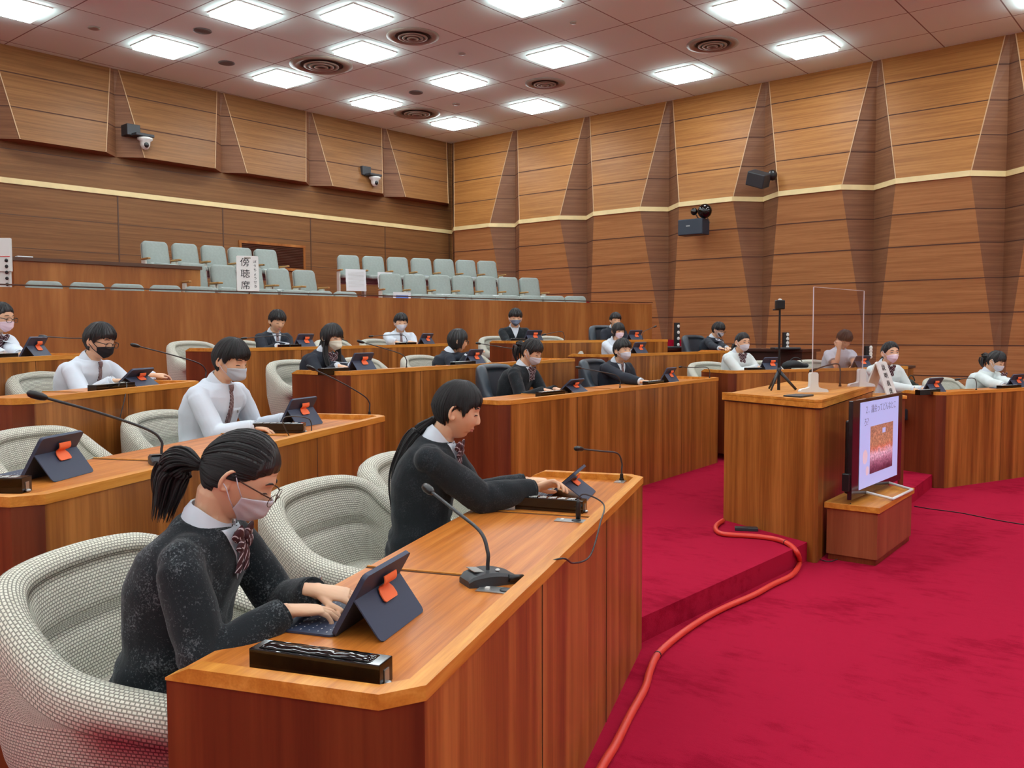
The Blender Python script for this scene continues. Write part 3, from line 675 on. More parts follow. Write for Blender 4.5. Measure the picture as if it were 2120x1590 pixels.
# tablet in a folio case: origin on the desk, user sits at +Y, back of the tablet towards -Y
def tablet_make(tilt):
    e = empty('tablet', (0, 0, 0), 0, 'x', 'tablet', 'tablets in navy folio cases')
    W = .252; Hh = .178       # screen leans towards -Y... bottom edge at y=.02
    mb = MB(); o = rrect(W, .17, .012)
    mb.rings([[Vector((x, z + .115, h)) for x, z in o] for h in (0, .005)]); mb.build('keyboard', M['navy'], e)
    mb = MB()
    for r in range(5):
        for c in range(13):
            mb.box((-.108 + c * .018, .055 + r * .024, .0052), (.0032 + .002 * ((r * 7 + c * 5) % 3 == 0), .0028, .0006))
    mb.build('key_legend', M['white'], mbp(e, 'keyboard'))
    R_ = Matrix.Rotation(tilt, 3, 'X')   # upright slab in x,z rotated so its top goes to -Y
    base = Vector((0, .035, .006)); o = rrect(W, Hh, .013)
    mb = MB(); mb.rings([[R_ @ Vector((x, y, z + Hh / 2)) + base for x, z in o] for y in (.0, -.012)]); mb.build('back_case', M['navy'], e)
    o = rrect(W - .012, Hh - .012, .01)
    mb = MB(); mb.rings([[R_ @ Vector((x, y, z + Hh / 2)) + base for x, z in o] for y in (.0025, .0)]); mb.build('screen', M['screen_off'], e)
    hz = Hh * .62; hp = R_ @ Vector((0, -.0125, hz)) + base; fl_ = .118
    ang = math.asin(min(1, (hp.z) / fl_)); dy = -fl_ * math.cos(ang)
    a = Vector((0, dy, -hp.z + .001)).normalized(); mb = MB(); nrm = Vector((0, -a.z, a.y)).normalized()
    if nrm.z > 0: nrm = -nrm
    pts = [(-W / 2, 0), (W / 2, 0), (W / 2, fl_ - .014), (W / 2 - .004, fl_ - .004), (W / 2 - .014, fl_), (-W / 2 + .014, fl_), (-W / 2 + .004, fl_ - .004), (-W / 2, fl_ - .014)]
    mb.rings([[hp + Vector((x, 0, 0)) + a * s + nrm * k for x, s in pts] for k in (.0, .0035)]); mb.build('kickstand', M['navy'], e)
    # orange pen clip folded over the hinge
    up_ = (R_ @ Vector((0, 0, 1))); ob = (R_ @ Vector((0, -1, 0)))
    prof = []       # (point, halfwidth)
    for k in range(9):
        t = k / 8; s = .036 * (1 - t); prof.append((hp + up_ * (s + .004) + ob * (.006 + .009 * math.sin(pi * min(1, t * 1.15))), .034 if t < .55 else .034 - (t - .55) * .02))
    out = -nrm
    for k in range(1, 8):
        t = k / 7; prof.append((hp + a * (.045 * t) + out * .004, (.024 + .012 * min(1, t * 2.2)) if t < .95 else .030))
    mb = MB(); n_ = len(prof); vs = []; fs = []
    for i, (p_, hw) in enumerate(prof):
        tg = (prof[min(i + 1, n_ - 1)][0] - prof[max(i - 1, 0)][0]).normalized(); nn = Vector((0, tg.z, -tg.y))
        if nn.y > 0: nn = -nn
        for x in (-hw, hw): vs.append(p_ + Vector((x + .012, 0, 0)))
        for x in (-hw, hw): vs.append(p_ + nn * .003 + Vector((x + .012, 0, 0)))
    for i in range(n_ - 1):
        A_ = i * 4; B_ = A_ + 4; fs += [(A_, A_ + 1, B_ + 1, B_), (A_ + 2, B_ + 2, B_ + 3, A_ + 3), (A_, B_, B_ + 2, A_ + 2), (A_ + 1, A_ + 3, B_ + 3, B_ + 1)]
    fs += [(0, 2, 3, 1), (4 * n_ - 4, 4 * n_ - 3, 4 * n_ - 1, 4 * n_ - 2)]
    mb.add(vs, fs); mb.build('pen_clip', M['orange'], e, auto=40)
    return e
def mbp(e, name):
    for c in e.children:
        if c.name.split('.')[0] == name: return c
    return e
tabs = {False: tablet_make(.52), True: tablet_make(.84)}; tab_used = {False: False, True: False}
def put_tablet(key, x, y, label, yaw=0, p=None, pen=False, low=False):
    tab0 = tabs[low]
    D = DESK[key]; p = p or dloc(key, x, y); rz = D['ang'] + yaw
    if not tab_used[low]: tab0.location = p; tab0.rotation_euler = (0, 0, rz); tab0['label'] = label; tab_used[low] = True; o = tab0
    else: o = dup(tab0, p, rz, label)
    if pen:
        mb = MB(); mb.tube([(-.075, -.035, .149), (.055, -.035, .149)], .0045, 8); mb.tube([(.055, -.035, .149), (.075, -.035, .149)], [.0045, .001], 8)
        pn = mb.build('stylus', M['white'], smooth=True); pn.location = p; pn.rotation_euler = (0, 0, rz); tag(pn, 'white stylus pushed through the orange clip of the tablet in the second row', 'stylus')
    return o
def put_tablet_px(key, pxl, pxr, label, **k):
    """pxl, pxr = kickstand foot corners in the photo"""
    D = DESK[key]
    a, b = (at(*pxl, D['zw'] + .001), at(*pxr, D['zw'] + .001)) if key in NEARK else (colpt(key, pxl[0], .10, .001), colpt(key, pxr[0], .12, .001)); yaw = math.atan2(b.y - a.y, b.x - a.x)
    yaw = D['ang'] + max(-.5, min(.5, (yaw - D['ang'] + pi) % (2 * pi) - pi)); c = (a + b) / 2
    c = c + Matrix.Rotation(yaw, 3, 'Z') @ Vector((0, (.185 if k.get('low') else .125), 0)); c.z = D['zw'] + .001
    return put_tablet(key, 0, 0, label, yaw=yaw - D['ang'], p=c, **k)
put_tablet_px('L1', (804, 1339), (902, 1262.5), 'navy tablet the girl in glasses is typing on, orange clip on its back')
put_tablet_px('L1', (1228, 1042), (1252, 1015), 'navy tablet touched by the girl with the low ponytail, its back towards the desk edge', low=True)
put_tablet_px('L2', (120.2, 1000.5), (212.3, 975), 'navy tablet standing in front of the empty armchair in the second row left')
put_tablet_px('L2', (625.2, 885.9), (677.8, 876.6), 'navy tablet with a white stylus in its orange clip, second row right end', pen=True)
put_tablet_px('L3', (289.2, 799.6), (351.8, 792.6), 'navy tablet held by the boy with the black mask', low=True)
put_tablet_px('L4', (72.6, 737.6), (126.4, 732.5), 'navy tablet in the fourth row at the left edge, orange clip drooping')
put_tablet_px('C2', (741.6, 765.2), (793, 762.7), 'navy tablet in front of the long-haired girl with the cream mask')
put_tablet_px('C2', (978, 753.5), (1020, 751.5), 'navy tablet in front of the girl with bobbed hair')
put_tablet_px('C1', (1195.4, 812.3), (1232.9, 808.3), 'navy tablet used by the ponytailed girl in the black chair', low=True)
put_tablet_px('C1', (1389.4, 789.7), (1418.7, 788.2), 'navy tablet right of the boy in the dark blazer and white mask')
put_tablet_px('C3', (628, 718), (662, 717.5), 'navy tablet beside the boy in the navy blazer, back row')
put_tablet_px('C3', (879, 710.5), (912, 710), 'navy tablet to the right of the boy with white shirt and white mask, back row')
put_tablet_px('C4', (1100, 704), (1130, 703.5), 'navy tablet in front of the boy with the blue-grey mask')
put_tablet_px('E', (1320, 732), (1353, 731), 'navy tablet to the right of the masked girl in the white shirt, middle right')
put_tablet_px('C4', (1310, 703), (1340, 702.7), 'navy tablet in the back row right end, near the gallery balustrade end')
put_tablet_px('R2', (1592, 766), (1626, 765), 'navy tablet behind the tripod, with the orange clip crossed by its pole')
put_tablet_px('R1', (1942, 811), (1968, 808.5), 'navy tablet on the desk beside the television, next to the girl with parted hair')
put_tablet_px('R1', (2112, 799), (2140, 797.5), 'navy tablet cut by the right edge of the photo')
put_tablet_px('R2', (1785, 761.5), (1812, 761), 'navy tablet between the leaning boy and the girl with parted hair')
# black numbered voting boxes
def vote_box(key, a_px, b_px, label, marks=True, L_=.30, cable=False):
    D = DESK[key]; a, b = (at(*a_px, D['zw']), at(*b_px, D['zw'])) if key in NEARK else (colpt(key, a_px[0], .10), colpt(key, b_px[0], .09)); yaw = math.atan2(b.y - a.y, b.x - a.x); L_ = (b - a).length
    L_ = max(.22, min(.34, L_)); e = empty('name_plate_box', a, yaw, label, 'name plate box', 'long black boxes on the desks')
    W_ = .06; Hh = .052
    mb = MB(); mb.box((L_ / 2, W_ / 2, Hh / 2), (L_, W_, Hh), bev=.002); mb.build('body', M['gloss'], e)
    mb = MB(); mb.box((L_ + .001, W_ / 2, .022), (.002, .02, .026)); mb.ell((L_ + .006, W_ / 2 - .004, .006), (.008, .01, .006)); mb.build('end_fitting', M['metal'], e, smooth=False)
    if marks:
        mb = MB()
        for k in range(6):
            x = L_ * (.08 + .14 * k); s_ = L_ * .1
            for j in range(4):
                mb.box((x + (j % 2) * s_ * .4, W_ * (.25 + .16 * j), Hh + .0006), (s_ * (.75 if j % 2 else .5), .0055, .0012), Matrix.Rotation(.25 * (-1) ** (j + k), 3, 'Z'))
                mb.box((x + s_ * (.1 + .2 * j), W_ * .5, Hh + .0006), (.0035, W_ * .5, .0012), Matrix.Rotation(.1 * (j - 1.5), 3, 'Z'))
        mb.build('white_lettering', M['white'], e)
    else:
        # crumpled glossy wrap along the top
        mb = MB(); rings = []
        for i in range(25):
            x = L_ * (.06 + .86 * i / 24); hh = .006 * (1 + .18 * math.sin(i * 1.1) + .12 * math.sin(i * 2.7)) * (1 if 0 < i < 24 else .1)
            rings.append([Vector((x, W_ * .12, Hh - .001)), Vector((x, W_ * .2, Hh + hh * .8)), Vector((x, W_ * .5, Hh + hh)), Vector((x, W_ * .85, Hh + hh * .5)), Vector((x, W_ * .93, Hh - .001))])
        mb.rings(rings); mb.build('glossy_wrap', M['gloss'], e, smooth=True)
    return e
vote_box('L1', (516, 1391), (786, 1430), 'long glossy black box lying at the near end of the foreground desk', marks=False)
vote_box('L1', (1066, 1054), (1207, 1064), 'long black box with white lettering at the far end of the foreground desk')
vote_box('L2', (-90, 1022), (38, 1022), 'black box cut by the left edge of the photo beside the second-row tablet')
vote_box('L2', (523, 897), (628, 897), 'long black box in front of the boy with the grey mask')
vote_box('L3', (197, 805), (290, 803), 'long black box in front of the boy with the black mask')
vote_box('L4', (-30, 741), (50, 737.5), 'long black box beside the fourth-row tablet at the left edge')
vote_box('C2', (668, 766), (722, 766), 'long black box in front of the long-haired girl with the cream mask')
vote_box('C2', (942, 754), (985, 753), 'long black box in front of the girl with bobbed hair')
vote_box('C1', (1121, 814), (1186, 813), 'long black box in front of the ponytailed girl in the black chair')
vote_box('C1', (1342, 790.5), (1398, 791), 'long black box under the hand of the boy in the dark blazer')
vote_box('C3', (583, 718), (624, 718), 'long black box in front of the boy in the navy blazer, back row')
vote_box('C3', (826, 712), (865, 711.7), 'long black box in front of the boy with white shirt and white mask, back row')
vote_box('C4', (1058, 704.8), (1092, 704.5), 'long black box in front of the boy with the blue-grey mask', marks=False)
vote_box('R2', (1548, 766), (1585, 766), 'long black box in front of the girl with the white shirt behind the tripod')
vote_box('R1', (1908, 810), (1950, 811), 'long black box beside the black pencil case, right of the television')
vote_box('R1', (2077, 801), (2118, 799), 'long black box in front of the girl looking down at the right edge')
# gooseneck microphones
def mic(pts, label, base=None, rad=.0042, head=.013, yaw=0, plate=False, base_obj=True):
    """pts world points from desk up the stem to the head tip"""
    b0 = Vector(pts[0]); e = empty('gooseneck_microphone', b0, 0, label, 'microphone', 'gooseneck microphones')
    P_ = [Vector(p) - b0 for p in pts]; sp = smooth_path(P_, 8)
    mb = MB(); mb.tube(sp, rad, 8); mb.build('stem', M['charc'], e, smooth=True)
    t = (P_[-1] - P_[-2]).normalized(); tip = P_[-1]
    mb = MB(); mb.tube([tip - t * .012, tip - t * .004, tip + t * .01, tip + t * .04, tip + t * .055, tip + t * .062], [rad, head * .75, head, head * 1.05, head * .85, head * .3], 14); mb.build('windscreen', M['black'], e, smooth=True)
    mb = MB(); mb.tube([(0, 0, 0), (0, 0, .012), (0, 0, .0121), (0, 0, .034)], [.012, .012, .009, .008], 14); mb.build('collar', M['black'], e, auto=40)
    if plate:
        mb = MB(); R_ = Matrix.Rotation(yaw, 3, 'Z'); mb.box(Vector((0, 0, .0015)) + R_ @ Vector((-.02, 0, 0)), (.11, .05, .003), R_); mb.build('mounting_plate', M['metal'], e)
        mb = MB(); mb.box(Vector((0, 0, .004)) + R_ @ Vector((-.05, 0, 0)), (.014, .01, .004), R_); mb.build('button', M['white'], e)
    return e
def mic_base(key, p, yaw, label, parent):
    mb = MB(); rings = []
    for i in range(12):   # wedge base, long axis Y
        t = i / 11; y = -.075 + .15 * t; h = .012 + .026 * math.sin(pi * (.18 + .72 * t)) ** 1.0; w_ = .052 * (1 - .25 * (1 - t) ** 3) * (1 if 0 < i < 11 else .93)
        if i == 0: h *= .7
        rings.append([Vector((x, y, z)) for x, z in ((-w_, 0), (w_, 0), (w_, h * .75), (w_ * .86, h), (-w_ * .86, h), (-w_, h * .75))])
    mb.rings(rings); R_ = Matrix.Rotation(yaw, 4, 'Z'); mb.xf(R_); mb.build('base', M['charc'], parent, auto=35)
    mb = MB(); mb.box((-.012, -.035, .0385), (.06, .032, .002), Matrix.Rotation(-.12, 3, 'X')); mb.xf(R_); mb.build('name_label', M['metal'], parent)
    mb = MB(); mb.ell((.025, .02, .04), (.007, .007, .004)); mb.xf(R_); mb.build('button', M['white'], parent, smooth=True)
D1 = DESK['L1']
def curve_mic(key, base_px, tip_px, tip_depth_off, label, zt=None, plate=False, mid=None, hs=1.0):
    rd = .0056 if hs > 1 else .0042
    D = DESK[key]; b = at(*base_px, D['zw']) if key in NEARK else colpt(key, base_px[0], .09); c = D['c']
    tp = at_n(tip_px[0], tip_px[1], D['n'], (b.dot(D['n'])) + tip_depth_off)
    h = tp.z - b.z; up1 = b + Vector((0, 0, .09)); d = (tp - up1)
    mid1 = up1 + Vector((d.x * .12, d.y * .12, .05)); 
    pts = [b, b + Vector((0, 0, .05)), up1, mid1, up1.lerp(tp, .55) + Vector((0, 0, .02 if h > .15 else .03)), tp]
    return mic(pts, label, rad=rd, plate=plate, yaw=D['ang'], head=.012 * hs)
m_ = curve_mic('L1', (1010, 1205), (893, 1018), .30, 'large gooseneck microphone on a grey desk base, in the middle of the foreground desk', hs=1.25)
mic_base('L1', None, D1['ang'] + .1 - pi / 2 + pi / 2 * 0 - .9, '', m_)
curve_mic('L1', (1287, 995), (1205, 930), .12, 'gooseneck microphone on a metal plate at the far end of the foreground desk', plate=True)
m_ = curve_mic('L2', (335, 958), (92, 823), .25, 'gooseneck microphone with its long stem crossing the second-row armchair', hs=1.25)
mic_base('L2', None, DESK['L2']['ang'] - .9, '', m_)
curve_mic('L2', (765, 863), (650, 765), .15, 'gooseneck microphone at the right end of the second-row desk', plate=True)
curve_mic('L3', (424, 783), (287, 717), .15, 'gooseneck microphone leaning towards the boy with the black mask')
curve_mic('L4', (190, 730), (95, 697), .15, 'gooseneck microphone between the fourth-row tablet and the boy with the black mask')
curve_mic('C2', (841, 761), (752, 709), .1, 'gooseneck microphone right of the long-haired girl with the cream mask')
curve_mic('C2', (1085, 750), (994, 711.5), .1, 'gooseneck microphone pointing at the girl with bobbed hair')
curve_mic('C1', (1284, 801), (1202, 762), .1, 'gooseneck microphone between the ponytailed girl and the boy in the dark blazer')
curve_mic('C1', (1470, 781), (1412, 760), .05, 'gooseneck microphone at the right end of the long middle desk', plate=True)
curve_mic('C3', (600, 718), (510, 700), .1, 'gooseneck microphone left of the boy in the navy blazer, back row')
curve_mic('C3', (842, 712), (772, 696), .1, 'gooseneck microphone left of the boy with white shirt and white mask')
curve_mic('C3', (960, 709.5), (1040, 704), .02, 'gooseneck microphone lying low at the right end of the back-row desk') if False else None
curve_mic('C4', (1168, 703.5), (1130, 692), .05, 'gooseneck microphone right of the boy with the blue-grey mask')
curve_mic('C4', (1330, 702.5), (1354, 677), .05, 'gooseneck microphone sticking up by the end of the gallery front')
curve_mic('R2', (1850, 759), (1800, 737), .05, 'gooseneck microphone beside the sign near the girl with parted hair') if False else None
curve_mic('E', (1500, 726), (1492, 697), .05, 'gooseneck microphone in front of the boy in the black chair on the right')
curve_mic('R1', (2024, 806), (1987, 785), .05, 'gooseneck microphone between the empty chair and the girl looking down')
# metal socket plates on the foreground desk and the loose cable
for pxp, lab in (((1180, 1078), 'metal socket plate with the upright plug in the foreground desk'), ((1030, 1222), 'metal socket plate half under the microphone base')):
    p = at(*pxp, D1['zw'] + .001); e = empty('socket_plate', p, D1['ang'], lab, 'socket plate', 'metal socket plates')
    mb = MB(); mb.box((0, 0, .001), (.055, .115, .002)); mb.build('plate', M['metal'], e)
    mb = MB(); mb.box((0, .03, .004), (.016, .012, .006), bev=.001); mb.build('button', M['white'], e)
    mb = MB(); mb.lathe([(.018, .002), (.018, .005), (.012, .006), (.001, .006)], c=(0, -.025, 0)); mb.build('socket', M['charc'], e)
pj = at(1197, 1078, D1['zw']); zz = Vector((0, 0, 1))
cp = [pj + zz * .03, pj + zz * .085, pj + zz * .105 - D1['n'] * .03, pj + zz * .07 - D1['n'] * .10 + D1['d'] * .0, at_n(1243, 1082, D1['n'], D1['c'] - .03), at_n(1222, 1150, D1['n'], D1['c'] - .03), at_n(1188, 1166, D1['n'], D1['c'] - .02), at(1165, 1156, D1['z'] + .004), at(1120, 1170, D1['zw'] + .01), at(1085, 1195, D1['zw'] + .012), at(1055, 1197, D1['zw'] + .02)]
e = empty('microphone_cable', pj, 0, 'thin grey cable looping from the upright plug over the desk edge to the microphone base', 'cable')
mb = MB(); mb.tube([p - pj for p in smooth_path(cp, 8)], .003, 8); mb.build('cord', M['charc'], e, smooth=True)
mb = MB(); mb.tube([(0, 0, .004), (0, 0, .03), (0, 0, .07), (0, 0, .085)], [.009, .0105, .008, .004], 12); a = cp[-1] - pj; b = cp[-3] - pj; b = cp[-2] - pj
mb.tube([a, a.lerp(b, .9)], [.011, .009], 12); mb.build('plug', M['black'], e, smooth=True)
for key, pp, lab in (('L2', [(600, 905), (585, 872), (600, 862), (640, 868), (645, 895)], 'thin black cable arching over the black box on the second row desk'), ('L3', [(245, 800), (250, 790), (262, 795), (258, 825), (247, 870)], 'thin dark cable hanging down the front of the third-row desk')):
    D = DESK[key]; base = at(*pp[0], D['zw']); pts = [at_n(x, y, D['n'], D['c'] + (.06 if k < 3 and key == 'L3' else (.1 if key == 'L2' else -.015))) for k, (x, y) in enumerate(pp)]
    mb = MB(); mb.tube(smooth_path(pts, 8), .0028, 6); o = mb.build('cable', M['charc'], smooth=True); tag(o, lab, 'cable')
# ------------------------------------------------------------------ podium and things on it
PA = at(1495, 812, 1.10); PK = at(1699, 829, 1.10); PR = at(1812, 795, 1.10)
dl = (PA - PK).normalized(); dr = (PR - PK).normalized()
Ll = (PA - PK).length; Lr = (PR - PK).length
rz = math.atan2(dr.y, dr.x)
# local frame: origin at K, x along the right face, y along the left face
def lp(x, y, z=0): return PK + dr * x + dl * y + Vector((0, 0, z - 1.10))
e = empty('speaker_podium', (PK.x, PK.y, 0), 0, 'tall wooden speaker podium standing on the red floor in the middle distance', 'podium')
def lq(x, y): v = dr * x + dl * y; return (v.x, v.y)
c = .05
mb = MB(); I = .02
mb.prism([lq(I, c), lq(c, I), lq(Lr - I, I), lq(Lr - I, Ll - I), lq(I, Ll - I)], 0, 1.06); mb.build('body', M['desk_v'], e)
mb = MB(); 
mb.prism([lq(0, c), lq(c, 0), lq(Lr, 0), lq(Lr, Ll), lq(0, Ll)], 1.045, 1.085)
mb.build('top', M['desk_rim'], e)
mb = MB(); T = .05
outp = [(0, Ll), (0, c), (c, 0), (Lr, 0), (Lr, Ll)]; inp = [(T, Ll - T), (T, c + .02), (c + .02, T), (Lr - T, T), (Lr - T, Ll - T)]
for i in range(3): mb.prism([lq(*outp[i]), lq(*outp[i + 1]), lq(*inp[i + 1]), lq(*inp[i])], 1.08, 1.10)
mb.build('rim', M['desk_rim'], e)
mb = MB(); mb.prism([lq(.012, c), lq(c, .012), lq(Lr - .012, .012), lq(Lr - .012, Ll - .012), lq(.012, Ll - .012)], 1.035, 1.047); mb.build('dark_band', M['groove'], e)  # dark band around the body under the podium top
# low box with open front at the podium's far side: raised ledge
# tripod with camera
tp = at(1612, 806, 1.09); e = empty('camera_tripod', (tp.x, tp.y, 1.085), 0, 'small black tripod with a slim pole and square camera standing on the podium', 'tripod')
dz = tp.length / 1.0; dd = (tp - Vector((0, 0, CZ))).dot(fw); px2m = dd / F
H1 = (806 - 640) * px2m
mb = MB(); mb.tube([(0, 0, 0.0), (0, 0, .25), (0, 0, .2501), (0, 0, H1)], [.012, .012, .009, .008], 10); mb.build('pole', M['black'], e, auto=40)
for k, a in enumerate((.3, 2.4, 4.5)):
    mb = MB(); v = Vector((math.cos(a + YAW), math.sin(a + YAW), 0)); mb.tube([Vector((0, 0, .155)), v * .135 + Vector((0, 0, .004))], [.009, .006], 8, flat=1.6); mb.build('leg', M['charc'], e, smooth=True)
mb = MB(); mb.lathe([(.016, .14), (.018, .15), (.018, .17), (.012, .18)]); mb.build('hub', M['charc'], e, smooth=True)
R_ = Matrix.Rotation(YAW - pi / 2, 3, 'Z')
mb = MB(); mb.box((0, 0, H1 + .038), (.07, .055, .075), R_, bev=.008); mb.build('camera', M['black'], e)
mb = MB(); mb.ell((0, 0, H1 + .078), (.02, .015, .008)); mb.build('status_cap', M['white'], e, smooth=True)
mb = MB(); mb.tube([Vector((0, 0, H1 - .002)), -rt * .055 + Vector((0, 0, H1 - .002))], .006, 8); mb.build('handle', M['black'], e, smooth=True)
# acrylic shield with two white feet
SA = at(1681, 812, 1.10); SB = at(1785, 800, 1.10); sd = (SB - SA); Ls = sd.length; sd.normalize(); rz = math.atan2(sd.y, sd.x)
dA = (SA - Vector((0, 0, CZ))).dot(fw); Hs = (812 - 595) * dA / F
e = empty('acrylic_shield', (SA.x, SA.y, 1.10), rz, 'clear acrylic shield standing upright on the podium in front of the leaning boy', 'acrylic shield')
mb = MB(); mb.box((Ls / 2, 0, Hs / 2), (Ls, .004, Hs)); mb.build('clear_sheet', M['acrylic'], e)
mb = MB()
for x, hh in ((0, Hs), (Ls, Hs)): mb.box((x, 0, Hs / 2), (.005, .006, Hs))
mb.box((Ls / 2, 0, Hs), (Ls, .006, .003)); mb.build('polished_edge', plain('polished_acrylic_edge', srgb(206, 200, 204), .3), e)
for x in (.02, Ls - .02):
    mb = MB(); R2 = Matrix.Rotation(YAW - pi / 2 - rz + .1, 3, 'Z')
    o = [(-.11, 0), (.11, 0), (.11, .012), (.10, .022), (.05, .032), (.034, .04), (.030, .06), (.030, .135), (.022, .147), (-.022, .147), (-.030, .135), (-.030, .06), (-.034, .04), (-.05, .032), (-.10, .022), (-.11, .012)]
    mb.rings([[R2 @ Vector((a, y, b)) + Vector((x, 0, 0)) for a, b in o] for y in (.022, -.022)]); mb.build('foot', M['white'], e, auto=35)
# podium microphone
b = at(1739, 800, 1.09); tip = at_n(1693, 762, dl * 1.0, b.dot(dl) + .05)
tipd = at_d(1690, 764, (b - Vector((0, 0, CZ))).dot(fw) + .05)
mic([b, b + zz * .06, b + zz * .13, at_d(1735, 754, (b - Vector((0, 0, CZ))).dot(fw)), at_d(1715, 756, (b - Vector((0, 0, CZ))).dot(fw) + .02), tipd], 'gooseneck microphone bent over on the podium between the white shield feet', rad=.006, head=.012)
pp = at(1722, 806, 1.10)
mb = MB(); mb.box((0, 0, .006), (.2, .14, .012), bev=.004); o = mb.build('document_tray', M['charc']); o.location = lp(.35, .3, 1.086); o.rotation_euler = (0, 0, rz); tag(o, 'thin dark grey tray on the podium top beside the microphone', 'tray')
# A-frame sign behind the podium
sp = at_d(1812, 800, 7.75); 
def aframe(loc, rz_, w_, h_, spread, text, label, ruby=None, tsize=.1, scx=1.0):
    e = empty('standing_sign', loc, rz_, label, 'sign', None)
    th = math.atan2(spread, h_); mats = M['white']
    for sgn in (-1, 1):
        mb = MB(); R_ = Matrix.Rotation(-sgn * th, 3, 'X'); o = rrect(w_, h_, .02); 
        mb.rings([[R_ @ Vector((x, y * 1.0, z - h_ / 2)) + Vector((0, 0, h_ * math.cos(th))) for x, z in o] for y in ((.006, -.006))]); mb.build('panel', mats, e)
    R3 = Matrix.Rotation(-th, 3, 'X')
    n = len(text); zc = h_ * math.cos(th)
    for k, ch in enumerate(text):
        c = R3 @ Vector((-w_ * (.12 if ruby else 0), -.0085, -h_ * (.2 + .70 * k / max(1, n - 1) * (1 if n > 3 else .93) ) )) + Vector((0, 0, zc))
        t = text_obj('lettering', ch, tsize, M['ink'], c, (pi / 2 - 0 + th * 1.0 - 0, 0, 0), e); t.scale = (1, 1, 1)
        t.rotation_euler = (pi / 2 - th, 0, 0)
    if ruby:
        for k, ch in enumerate(ruby):
            c = R3 @ Vector((w_ * .33, -.0085, -h_ * (.17 + .70 * k / (len(ruby) - 1)))) + Vector((0, 0, zc))
            text_obj('small_lettering', ch, tsize * .36, M['ink'], c, (pi / 2 - th, 0, 0), e)
    mb = MB(); mb.box((0, -.0, zc - .03), (w_ * .3, .03, .02)); mb.build('handle_slot', M['vent_grey'], e)
    return e
# ------------------------------------------------------------------ television and its stand
K = at(1821, 1052, .394); SL = at(1719, 1035, .394); SR = at(1893.5, 1010, .394); KB = K.copy()
a = (SR - K); a.z = 0; Lx = a.length; a.normalize(); nb = Vector((-a.y, a.x, 0)); Dy = max(.34, abs((SL - K).dot(nb)))
rz = math.atan2(a.y, a.x)
e = empty('television_stand', (K.x, K.y, 0), rz, 'low wooden box stand carrying the television beside the podium', 'stand')
Dy = .36
mb = MB(); mb.box((Lx / 2, Dy / 2, .20), (Lx - .03, Dy - .03, .32)); mb.build('body', wood('stand_veneer', srgb(126, 66, 40), srgb(146, 80, 50), srgb(160, 94, 60), (8, 8, .4)), e)
mb = MB(); mb.box((Lx / 2, Dy / 2, .374), (Lx, Dy, .04), bev=.003); mb.build('top', M['desk_rim'], e)
mb = MB(); mb.box((Lx / 2, Dy / 2, .02), (Lx - .05, Dy - .05, .04)); mb.build('plinth', M['desk_side'], e)
TL = at_d(1761.5, 1036, 5.84); TR = at_d(1864, 990, 6.67)
tb = .425; a = Vector((TR.x - TL.x, TR.y - TL.y, 0)); Wt = a.length; a.normalize(); rz = math.atan2(a.y, a.x); Ht = .665
STAND_NOTE = (K, SL, SR, TL, TR)
e = empty('television', (TL.x, TL.y, tb - .0), rz, 'flat television on the low stand showing a slide with a photo of a chamber', 'television')
mb = MB(); mb.box((Wt / 2, .012, Ht / 2), (Wt, .03, Ht), bev=.004); mb.build('bezel', plain('television_bezel', srgb(40, 26, 28), .12), e)
mb = MB(); mb.box((Wt / 2, .045, Ht * .42), (Wt * .9, .045, Ht * .75), bev=.012); mb.build('rear_housing', M['black'], e)
sx0, sx1 = Wt * .13, Wt * .90; sz0, sz1 = .05, Ht - .02
scr = plain('television_slide', srgb(166, 176, 228), .3, emit=.2)
mb = MB(); mb.box(((sx0 + sx1) / 2, -.0045, (sz0 + sz1) / 2), (sx1 - sx0, .003, sz1 - sz0)); sc_ = mb.build('screen', scr, e)
sw = sx1 - sx0; sh = sz1 - sz0
def photo_mat():
    m, nt, b = new_mat('slide_photo'); N = nt.nodes; Lk = nt.links
    tc = N.new('ShaderNodeTexCoord'); sep = N.new('ShaderNodeSeparateXYZ'); Lk.new(tc.outputs['Generated'], sep.inputs[0])
    n = N.new('ShaderNodeTexNoise'); n.inputs['Scale'].default_value = 9; n.inputs['Detail'].default_value = 6; Lk.new(tc.outputs['Generated'], n.inputs['Vector'])
    ad = N.new('ShaderNodeMath'); ad.operation = 'MULTIPLY_ADD'; ad.inputs[1].default_value = .25; Lk.new(n.outputs[0], ad.inputs[0]); Lk.new(sep.outputs['Z'], ad.inputs[2])
    cr = N.new('ShaderNodeValToRGB'); e = cr.color_ramp.elements
    e[0].position = .1; e[0].color = srgb(70, 20, 40); e[1].position = 1.1 if False else 1.0; e[1].color = srgb(150, 104, 84)
    for p_, c_ in ((.22, srgb(96, 44, 70)), (.38, srgb(150, 96, 120)), (.52, srgb(190, 150, 170)), (.62, srgb(176, 100, 80)), (.74, srgb(160, 110, 84))):
        x = e.new(p_); x.color = c_
    v = N.new('ShaderNodeTexVoronoi'); v.inputs['Scale'].default_value = 26; Lk.new(tc.outputs['Generated'], v.inputs['Vector'])
    mx = N.new('ShaderNodeMix'); mx.data_type = 'RGBA'; mx.blend_type = 'OVERLAY'; mx.inputs[0].default_value = .55
    Lk.new(ad.outputs[0], cr.inputs[0]); Lk.new(cr.outputs[0], mx.inputs[6]); Lk.new(v.outputs['Distance'], mx.inputs[7])
    Lk.new(mx.outputs[2], b.inputs['Base Color']); Lk.new(mx.outputs[2], b.inputs['Emission Color']); b.inputs['Emission Strength'].default_value = .22
    return m
def on_screen(x, z, y=-.0065): return Vector((sx0 + sw * x, y, sz0 + sh * z))
